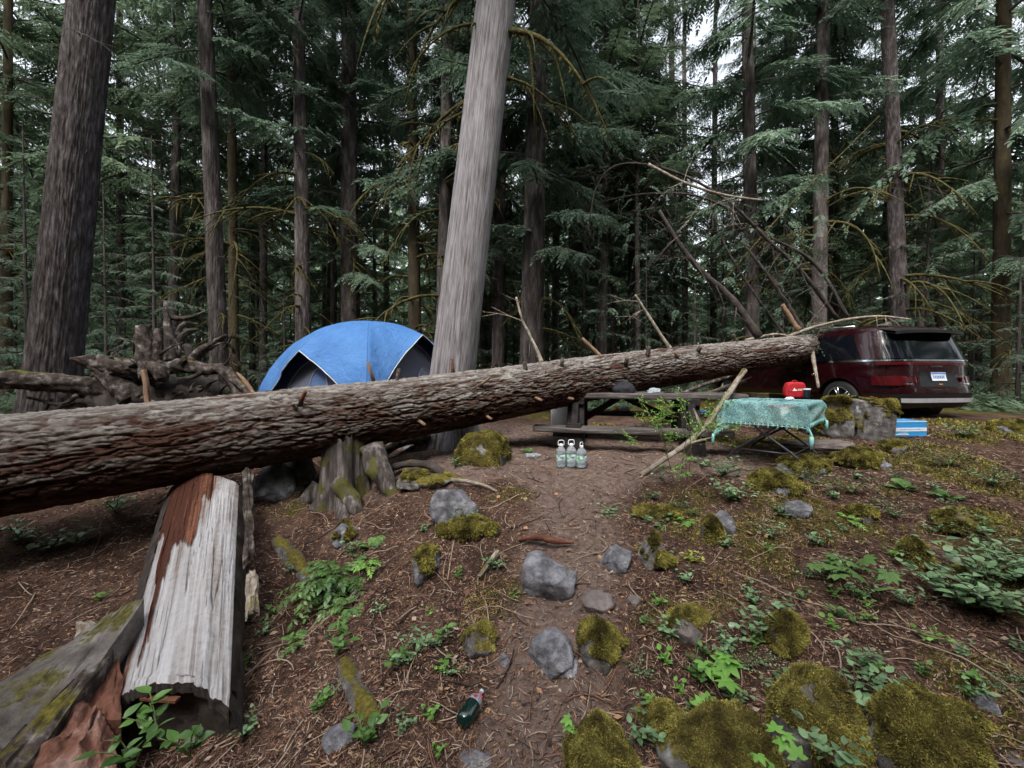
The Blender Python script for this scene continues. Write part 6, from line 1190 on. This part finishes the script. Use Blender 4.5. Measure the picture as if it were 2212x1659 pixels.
    mb = MB(); V2, T2 = ICO[4]; mb.add(V2 * np.array([.05, .03, .022]) * (1 + .4 * fbm(V2 * 2, 3, 1))[:, None], t=T2); pp = P(1706, 855, 4.8); pp[2] = bz + zt + .02; tag(mb.obj('tissue', plain('tissue_white', (.7, .7, .72), .9), loc=pp), 'crumpled white tissue on the turquoise cloth left of the red bag', 'tissue')
    # folding stool behind the table legs
    s0 = P(1672, 950, 5.9); s0[2] = gz(s0[0], s0[1]); rt = thing('folding_stool', 'folding stool with pale crossed legs and red seat behind the camping table', 'stool', s0, R(20))
    for y in (-.15, .15):
        for sg in (-1, 1): mb = MB(); mb.tube([V3(-sg * .2, y, .38), V3(sg * .2, y, .0)], .010, 7); mb.obj('leg', met2, rt)
    mb = MB(); GXX, GYY = np.meshgrid(np.linspace(-.2, .2, 14), np.linspace(-.17, .17, 10)); mb.grid(np.stack([GXX, GYY, .385 - .04 * (1 - (GXX / .2) ** 2)], -1)); st = mb.obj('seat', red, rt); st.modifiers.new('s', 'SOLIDIFY').thickness = .008
    mb = MB(); mb.box((-.02, -.17, .30), (.15, .02, .13)); o = mb.obj('pouch', whm, rt, smooth=False); bevel(o, .01)
    # red sandal on the ground
    rp_ = P(1645, 1010, 4.25); rp_[2] = gz(rp_[0], rp_[1]) + .012; mb = MB(); V2, T2 = ICO[4]; mb.add(np.sign(V2) * np.abs(V2) ** .6 * np.array([.105, .04, .02]), t=T2); o = mb.obj('pouch', plain('red_cloth_flat', (.62, .01, .015), .7), loc=rp_); o.rotation_euler = (0, 0, .15); tag(o, 'bright red flat pouch lying on the ground in front of the camping table', 'pouch')
camp_table()

# ------------------------------------------------------------------ water jugs, bottles, box
def jugs():
    pl = plain('jug_plastic', (.72, .80, .86), .08, trans=.75, ior=1.18, spec=.5); lb = pmat('jug_label', [(.42, (.10, .30, .16)), (.5, (.35, .55, .45)), (.6, (.70, .80, .80))], ns=22, bump=0, rough=.4); wh = plain('jug_handle_white', (.82, .84, .88), .35); bl = plain('label_blue', (.10, .22, .55), .4)
    wt = plain('jug_water', (.55, .64, .70), .05, trans=.8, ior=1.33)
    first = None
    for i, (px, py, lab) in enumerate([(1212, 1000, 'left one of three clear water jugs in front of the picnic table leg'), (1234, 1001, 'middle one of three clear water jugs in front of the picnic table leg'), (1256, 1003, 'right one of three clear water jugs, its label turned away, by the picnic table leg')]):
        c = P(px, py, 4.62 - .03 * i); c[2] = gz(c[0], c[1]) + .003
        if first is None:
            root = thing('water_jug', lab, 'water jug', c, 0, 'three water jugs on the dirt'); first = root
            pr = [(0, 0), (.052, 0), (.060, .012), (.060, .03), (.056, .04), (.060, .05), (.060, .075), (.0575, .08), (.0575, .155), (.060, .16), (.060, .18), (.052, .205), (.03, .235), (.02, .245), (.02, .262), (0, .262)]
            def sq(mb):                                    # softly square section
                for k, v in enumerate(mb.v):
                    a = np.arctan2(v[:, 1], v[:, 0]); mb.v[k] = v * np.stack([1 + .07 * np.cos(4 * a + math.pi), 1 + .07 * np.cos(4 * a + math.pi), np.ones(len(v))], 1)
                return mb
            mb = MB(); mb.lathe(pr, 28); sq(mb); mb.obj('bottle', pl, root)
            mb = MB(); mb.lathe([(0, .006), (.053, .006), (.053, .17), (0, .17)], 24); mb.obj('water', wt, root)
            mb = MB(); mb.lathe([(.0595, .083), (.0595, .152)], 28); sq(mb); lo = mb.obj('label', lb, root)
            mb = MB(); a = np.linspace(-2.2, -.94, 12); mb.tube(np.stack([np.cos(a) * .0635, np.sin(a) * .0635, .118 + .020 * np.sin(np.linspace(0, math.pi, 12))], 1), .003, 5); mb.tube(np.stack([np.cos(a) * .0635, np.sin(a) * .0635, .118 - .020 * np.sin(np.linspace(0, math.pi, 12))], 1), .003, 5)
            mb.obj('oval_mark', wh, lo); mb = MB(); mb.lathe([(0, 0), (.009, 0), (.009, .004), (0, .004)], 14, c=(0, 0, 0), M=rotx(R(90))); o = mb.obj('oval_mark', bl, lo); o.location = (0, -.062, .118)
            mb = MB(); mb.lathe([(.0215, .248), (.0215, .268), (.019, .272), (0, .272)], 20); mb.obj('cap', wh, root)
            mb = MB(); mb.tube(smoothpath([V3(-.018, 0, .252), V3(-.034, 0, .262), V3(-.032, 0, .30), V3(-.02, 0, .312), V3(.02, 0, .312), V3(.032, 0, .30), V3(.034, 0, .262), V3(.018, 0, .252)], 40), .0045, 6); mb.obj('handle', wh, root)
        else:
            r2 = first.copy(); COL.objects.link(r2); r2.location = c; r2['label'] = lab; r2.rotation_euler = (0, 0, (.12, .9)[i - 1])
            for ch in list(first.children):
                c2 = ch.copy(); COL.objects.link(c2); c2.parent = r2
                for g in list(ch.children): g2 = g.copy(); COL.objects.link(g2); g2.parent = c2
            if i == 2: r2.scale = (.97, .97, .94)
    b = G(1150, 989); mb = MB(); mb.lathe([(0, -.09), (.030, -.088), (.032, -.05), (.028, -.02), (.032, .02), (.030, .06), (.012, .09), (.012, .11), (0, .11)], 20, M=roty(R(90))); o = mb.obj('plastic_bottle', pl, loc=b + V3(0, 0, .03)); o.rotation_euler = (0, 0, .15); tag(o, 'empty clear plastic bottle lying left of the three water jugs', 'bottle')
    # soda bottle
    c = G(1018, 1540); gr = plain('green_glass', (.002, .016, .013), .12, coat=.6, spec=.6); M3 = rotz(R(-28)) @ rotx(R(-90)); root = thing('soda_bottle', 'dark green plastic soda bottle with red and silver label lying on the slope', 'bottle', c + V3(0, -.02, .035), 0); root.scale = (.70,) * 3
    dirv = nrm(V3(.40, .90, .05)); z = dirv; x = nrm(np.cross(V3(0, 0, 1), z)); y = np.cross(z, x); MM = np.stack([x, y, z], 1)
    mb = MB(); mb.lathe([(0, -.118), (.034, -.118), (.052, -.100), (.056, -.07), (.056, .015), (.0545, .03)], 32, M=MM); mb.obj('body', gr, root)
    mb = MB(); mb.lathe([(.0545, .0305), (.055, .05), (.051, .07), (.034, .098), (.016, .122), (.014, .14)], 32, M=MM); 
    sv = pmat('foil_label', [(.35, (.10, .13, .17)), (.5, (.35, .38, .44)), (.56, (.45, .06, .09)), (.62, (.06, .09, .10))], ns=14, bump=0, rough=.3, metal=.3); mb.obj('label', sv, root)
    mb = MB(); mb.lathe([(.0155, .139), (.0155, .158), (0, .16)], 20, M=MM); mb.obj('cap', plain('cap_pale', (.6, .66, .7), .4), root)
    mb = MB(); rc = plain('label_red', (.5, .03, .05), .4); v = -x * .03 + y * .0 ; mb.add(ICO[4][0] * np.array([.014, .014, .010]) + MM @ V3(-.030, .022, .085), t=ICO[4][1]); mb.obj('red_mark', rc, root)
    # blue box
    p = P(1966, 934, 5.5); p[2] = gz(p[0], p[1]) - .01; bx = plain('box_blue', (.04, .30, .68), .45); bw = plain('box_white', (.72, .78, .84), .5); root = thing('blue_box', 'bright blue and white cardboard drinks box on the ground beside the van bumper', 'box', p, R(4))
    mb = MB(); mb.box((0, .15, .125), (.50, .30, .215)); o = mb.obj('carton', bx, root, smooth=False); bevel(o, .004); 
    for (xx, zz, w_, h_) in ((0, .115, .49, .05), (-.12, .047, .20, .014), (-.11, .065, .14, .008), (0, .225, .498, .012)): mb = MB(); mb.box((xx, -.0022, zz), (w_, .004, h_)); mb.obj('printed_stripe', bw, root, smooth=False)
    for i in range(12): mb = MB() if i == 0 else mb; mb.box((-.14 + i * .025, -.0055, .118), (.016, .002, .007))
    mb.obj('lettering', bx, root, smooth=False)
jugs()

# ------------------------------------------------------------------ the van
def van():
    th0 = R(10); Y0 = 7.0; X0 = (1924 - CX) / F * Y0; ctr = V3(X0 + 1.10 * math.cos(th0), Y0 + .97 * math.sin(th0), 0); gzv = .20
    root = thing('parked_minivan', 'dark red minivan seen from behind with the fallen tree crushing its front', 'van', (ctr[0], ctr[1], gzv - .03), th0); root.scale = (1.08, 1.03, 1.06)
    paint, n, b = nodes('maroon_paint'); b.inputs['Base Color'].default_value = (.019, .0013, .0034, 1); b.inputs['Metallic'].default_value = .25; b.inputs['Roughness'].default_value = .32; b.inputs['Coat Weight'].default_value = .7; b.inputs['Coat Roughness'].default_value = .05
    L_ = n.links.new; tc = N(n, 'ShaderNodeTexCoord'); nz = N(n, 'ShaderNodeTexNoise', Scale=2.2, Detail=6); L_(tc.outputs['Object'], nz.inputs[0]); rp = ramp(n, [(.35, (.16, .16, .16)), (.7, (.40, .40, .40))]); L_(nz.outputs[0], rp.inputs[0]); L_(rp.outputs[0], b.inputs['Roughness'])
    nb = N(n, 'ShaderNodeTexNoise', Scale=1.6, Detail=2); L_(tc.outputs['Object'], nb.inputs[0]); bpn = N(n, 'ShaderNodeBump', Strength=.25, Distance=.03); L_(nb.outputs[0], bpn.inputs['Height']); L_(bpn.outputs[0], b.inputs['Normal']); L_(bpn.outputs[0], b.inputs['Coat Normal'])
    glass = plain('van_glass', (.004, .005, .008), .06, spec=.45, var=0); blk = plain('black_trim', (.012, .012, .014), .45); chrome = plain('chrome', (.62, .64, .68), .15, metal=1); silver = plain('bumper_silver', (.50, .51, .54), .4, metal=.2); rub = plain('tyre_rubber', (.015, .015, .016), .8); alloy = plain('alloy', (.58, .60, .63), .25, metal=.9); tail = plain('tail_lamp', (.055, .003, .005), .2, coat=.6)
    LEN = 5.1
    zs = np.concatenate([np.linspace(.24, .34, 3), np.linspace(.38, 1.04, 24), np.linspace(1.07, 1.66, 20), np.array([1.69, 1.715, 1.732, 1.742])])
    rear = lambda z: np.interp(z, [.24, .34, .5, .62, .8, 1.03, 1.10, 1.45, 1.62, 1.70, 1.742], [.12, .03, .0, .02, .07, .09, .11, .25, .31, .42, .72])
    front = lambda z: np.interp(z, [.24, .4, .7, .9, 1.02, 1.10, 1.3, 1.5, 1.66, 1.742], [4.95, 5.05, 5.08, 5.0, 4.55, 4.15, 3.85, 3.5, 3.15, 2.6])
    hw = lambda z: np.interp(z, [.24, .34, .5, .8, 1.0, 1.08, 1.35, 1.6, 1.69, 1.742], [.86, .93, .975, .99, .97, .955, .91, .85, .79, .62])
    def dent(V):
        s, z = V[..., 1].copy(), V[..., 2].copy(); k = ss(2.15, 2.9, s) * ss(1.0, 1.30, z) * ss(1.2, -.6, V[..., 0]) ; V[..., 2] = z - k * (z - 1.02) * .78
        V[..., 2] += .02 * ss(2.0, 2.6, s) * fbm(V * 3, 3, 4) * 1; V[..., 0] += .03 * ss(2.0, 2.6, s) * fbm(V * 2.2 + 5, 3, 4); return V
    m = 520; a = np.linspace(0, 2 * math.pi, m + 1)[:-1]; nn = 7.0
    def outl(z, th, off=0):
        f, r_ = front(z), rear(z); sc_, al = (f + r_) / 2, (f - r_) / 2; w_ = hw(z); c, s = np.cos(th), np.sin(th); rr = (np.abs(c) ** nn + np.abs(s) ** nn) ** (-1 / nn)
        x = (w_ + off) * rr * c; y = sc_ + (al + off) * rr * s; ta = 1 - .06 * ss(.6, 1, np.abs(rr * s)); return np.stack(np.broadcast_arrays(x * ta, y, z), -1)
    # angular sampling dense along the sides
    a = np.concatenate([np.linspace(-math.pi / 4, math.pi / 4, 200, endpoint=False), np.linspace(math.pi / 4, 3 * math.pi / 4, 60, endpoint=False), np.linspace(3 * math.pi / 4, 5 * math.pi / 4, 200, endpoint=False), np.linspace(5 * math.pi / 4, 7 * math.pi / 4, 60, endpoint=False)]); 
    # even spacing on the sides: s = tan-like
    def par(t): return t
    V = outl(zs[:, None], a[None]); V = dent(V); m = len(a)
    i, j = np.meshgrid(np.arange(len(zs) - 1), np.arange(m), indexing='ij'); j2 = (j + 1) % m; Q = np.stack([i * m + j, i * m + j2, (i + 1) * m + j2, (i + 1) * m + j], -1).reshape(-1, 4)
    Vf = V.reshape(-1, 3); cen = Vf[Q].mean(1); wheels = [(.98, .36), (4.07, .36)]; keep = np.ones(len(Q), bool)
    for wy, wz in wheels:
        keep &= ~((np.hypot(cen[:, 1] - wy, cen[:, 2] - wz) < .40) & (np.abs(cen[:, 0]) > .6))
        dd = np.hypot(Vf[:, 1] - wy, Vf[:, 2] - wz); k = (dd > .355) & (dd < .44) & (np.abs(Vf[:, 0]) > .6); Vf[k, 1] = wy + (Vf[k, 1] - wy) / dd[k] * .405; Vf[k, 2] = wz + (Vf[k, 2] - wz) / dd[k] * .405
    mb = MB(); mb.add(Vf, q=Q[keep]); top = mb.n; mb.add([[0, 2.0, 1.752], [0, 2.3, .24]]); jj = np.arange(m); k0 = (len(zs) - 1) * m
    mb.t.append(np.stack([np.full(m, top), k0 + jj, k0 + (jj + 1) % m], 1)); mb.t.append(np.stack([np.full(m, top + 1), (jj + 1) % m, jj], 1)); mb.mi_t += [np.zeros(m)] * 2
    body = mb.obj('body', paint, root, auto=50)
    mb = MB()
    for wy, wz in wheels: mb.lathe([(.43, -.9), (.43, .9)], 40, c=(0, wy, wz), M=roty(R(90)))
    mb.box((0, 2.5, .30), (1.5, 4.3, .14)); mb.obj('wheel_housing', blk, root)
    # surface patches
    def side_pt(y, z, off, sg=-1):
        f, r_ = front(z), rear(z); sc_, al = (f + r_) / 2, (f - r_) / 2; u = np.clip(np.abs((y - sc_) / al), 0, .999); x = (hw(z) + off) * (1 - u ** nn) ** (1 / nn) * (1 - .06 * ss(.6, 1, u)); return dent(np.stack(np.broadcast_arrays(sg * x, y, z), -1))
    def side_patch(name, y0, y1, z0, z1, mt, off=.006, skew=0, par_=None, sg=-1):   # y0,y1 may be functions of z
        t = np.linspace(0, 1, 22)[None]; zz = np.linspace(z0, z1, 14)[:, None]; ya = (y0(zz) if callable(y0) else y0 + 0 * zz); yb = (y1(zz) if callable(y1) else y1 + 0 * zz)
        Yg = ya + (yb - ya) * t; Zg = zz + 0 * t; mb = MB(); mb.grid(side_pt(Yg, Zg, off, sg), flip=sg > 0); return mb.obj(name, mt, par_ or root)
    def rear_pt(x, z, off):
        f, r_ = front(z), rear(z); sc_, al = (f + r_) / 2, (f - r_) / 2; u = np.clip(np.abs(x) / hw(z), 0, .999); y = sc_ - (al + off) * (1 - u ** nn) ** (1 / nn); return np.stack(np.broadcast_arrays(x, y, z), -1)
    def rear_patch(name, x0, x1, z0, z1, mt, off=.006, par_=None, tap=0):
        zz = np.linspace(z0, z1, 14)[:, None]; t = np.linspace(-1, 1, 30)[None]; c, h = (x0 + x1) / 2, (x1 - x0) / 2; X = c + t * (h - tap * (zz - z0)); mb = MB(); mb.grid(rear_pt(X, zz + 0 * t, off), flip=True); return mb.obj(name, mt, par_ or root)
    for sg in (-1, 1):
        wq = side_patch('window', lambda z: .60 + (z - 1.1) * .45, lambda z: 1.62 - (z - 1.1) * .02, 1.10, 1.56, glass, sg=sg)
        side_patch('window_trim', lambda z: .48 + (z - 1.05) * .1, lambda z: 4.1, 1.055, 1.095, chrome, .010, sg=sg, par_=wq)
        side_patch('pillar_trim', lambda z: 1.68, lambda z: 1.98, 1.095, 1.57, silver, .009, sg=sg, par_=wq)
        side_patch('window', lambda z: 2.03, lambda z: 2.85, 1.10, 1.55, glass, sg=sg); side_patch('window', lambda z: 2.93, lambda z: 3.75 - (z - 1.1) * 1.2, 1.10, 1.5, glass, sg=sg)
        side_patch('door_rail', 1.6, 3.0, .985, 1.0, blk, .005, sg=sg); side_patch('sill', 1.45, 3.6, .25, .37, blk, .008, sg=sg); side_patch('sill_trim', 1.5, 3.55, .40, .415, chrome, .008, sg=sg)
        for y in (1.62, 2.9, 3.9): side_patch('door_seam', y, y + .012, .42, 1.03, blk, .004, sg=sg)
        for y in (1.75, 3.0): side_patch('door_handle', y, y + .18, .90, .925, chrome, .03, sg=sg)
        side_patch('side_lamp', .02, .20, .70, .78, tail, .006, sg=sg)
    mb = MB(); mb.lathe([(0, 0), (.035, .004), (.028, .012), (0, .014)], 16, M=roty(R(-90))); o = mb.obj('fuel_cap', chrome, root); o.location = (-.985, 1.50, .84)
    mb = MB(); mb.tube([V3(-.9, 4.0, 1.0), V3(-1.05, 3.95, 1.02)], .03, 8); mb.box((-1.10, 3.95, 1.06), (.2, .1, .14)); o = mb.obj('mirror', blk, root)
    rear_patch('rear_window', -.85, .85, 1.10, 1.585, glass, .006, tap=.20)
    sp = MB(); X = np.linspace(-.72, .72, 30)[None]; t = np.linspace(0, 1, 8)[:, None]; T0 = rear_pt(X + 0 * t, 1.60 + 0 * t + 0 * X, .0); Vt = T0.copy(); Vt[..., 1] += -.20 * (1 - t) + .22 * t; Vt[..., 2] = 1.60 + .10 * t - .03 * (X / .72) ** 2; sp.grid(Vt); Vb = Vt.copy(); Vb[..., 2] -= .05; sp.grid(Vb); sp.grid(np.stack([Vt[0], Vb[0]])); s_ = sp.obj('spoiler', blk, root)
    rear_patch('chrome_strip', -.93, .93, 1.06, 1.085, chrome, .008); side_patch('chrome_strip', lambda z: .20, lambda z: .60, 1.06, 1.085, chrome, .009)
    rear_patch('lamp_bar', -.90, .90, .99, 1.045, tail, .005)
    hd = rear_patch('tailgate_recess', -.42, .42, .62, .86, blk, .003, tap=.25); rear_patch('badge', -.12, .12, .955, .975, chrome, .008)
    pl_ = rear_patch('licence_plate', -.155, .155, .72, .865, plain('plate_white', (.62, .70, .80), .4), .02, ); rear_patch('plate_band', -.15, .15, .835, .86, plain('plate_blue', (.10, .22, .55), .4), .024, par_=pl_)
    for i in range(7): rear_patch('plate_mark', -.12 + i * .035, -.12 + i * .035 + .02, .76, .81, plain('plate_ink', (.08, .12, .30), .5) if i == 0 else bpy.data.materials['plate_ink'], .024, par_=pl_)
    for x0, x1 in ((-.93, -.60), (.60, .93)): rear_patch('reflector', x0, x1, .42, .46, tail, .010); rear_patch('tail_lamp', x0, x1 - .02, .64, .80, tail, .004); rear_patch('chrome_accent', x0 + (.05 if x0 < 0 else -.25) + .15, x1 + (.05 if x0 < 0 else -.25), .66, .675, chrome, .010)
    rear_patch('bumper', -.94, .94, .26, .50, blk, .018); rear_patch('skid_plate', -.74, .74, .35, .425, silver, .045, tap=-.3)
    rear_patch('amber_reflection', -.02, .06, .655, .668, plain('amber', (.8, .25, .03), .3), .006)  # orange reflection below the plate, painted on as a flat patch
    for sg in (-1, 1):
        mb = MB(); mb.tube([V3(sg * .70, .9, 1.735), V3(sg * .71, 1.6, 1.765), V3(sg * .70, 2.2, 1.75)], .014, 6); mb.obj('roof_rail', chrome, root)
    mb = MB(); mb.tube([V3(.3, .45, 1.70), V3(.3, .30, 1.745)], [.02, .008], 6); mb.obj('antenna', blk, root)
    for wy, wz in wheels:
        for sg in (-1, 1):
            wr = thing('wheel', None, None, (sg * .84, wy, wz)); wr.parent = root
            Mw = roty(R(90 * sg)); mb = MB(); mb.lathe([(.24, -.11), (.33, -.115), (.355, -.09), (.36, 0), (.355, .09), (.33, .115), (.24, .11)], 40, M=Mw); mb.obj('tyre', rub, wr)
            mb = MB(); mb.lathe([(.245, .11), (.235, .09), (.225, .02), (0, .02)], 40, M=Mw); mb.obj('rim_well', blk, wr); mb = MB(); mb.lathe([(.245, .113), (.222, .113)], 40, M=Mw)
            for k in range(5):
                for dd in (-.16, .16):
                    a_ = k * 2 * math.pi / 5 + .3; p0 = V3(math.cos(a_) * .04, math.sin(a_) * .04, .085); p1 = V3(math.cos(a_ + dd) * .235, math.sin(a_ + dd) * .235, .105); mb.beam(Mw @ p0, Mw @ p1, .030, .02, up=tuple(Mw @ V3(0, 0, 1)))
            mb.lathe([(0, .11), (.05, .10), (.055, .08)], 20, M=Mw); mb.obj('rim', alloy, wr)
    return root
van()
def roundlog(name, label, px, py, Y, r, h):
    c = P(px, py, Y); c[2] = gz(c[0], c[1]); rt = thing(name, label, 'stump', c); mb = MB(); n = 12; t = np.linspace(0, 1, n); th = np.linspace(0, 6.283, 33)[:-1]; V = np.stack(np.broadcast_arrays(r * (1 + .06 * np.sin(3 * th))[None] * np.cos(th), r * (1 + .06 * np.sin(3 * th))[None] * np.sin(th), (t * h)[:, None]), -1); mb.grid(V, wrap=True); mb.obj('bark', M['bark_moss'], rt)
    mb = MB(); mb.lathe([(0, 0), (r * .99, 0)], 32); o = mb.obj('cut_face', M['dead'], rt); o.location = (0, 0, h)
roundlog('log_round', 'cut round of log standing between the leaning stick and the van front wheel', 1640, 845, 7.6, .17, .45)
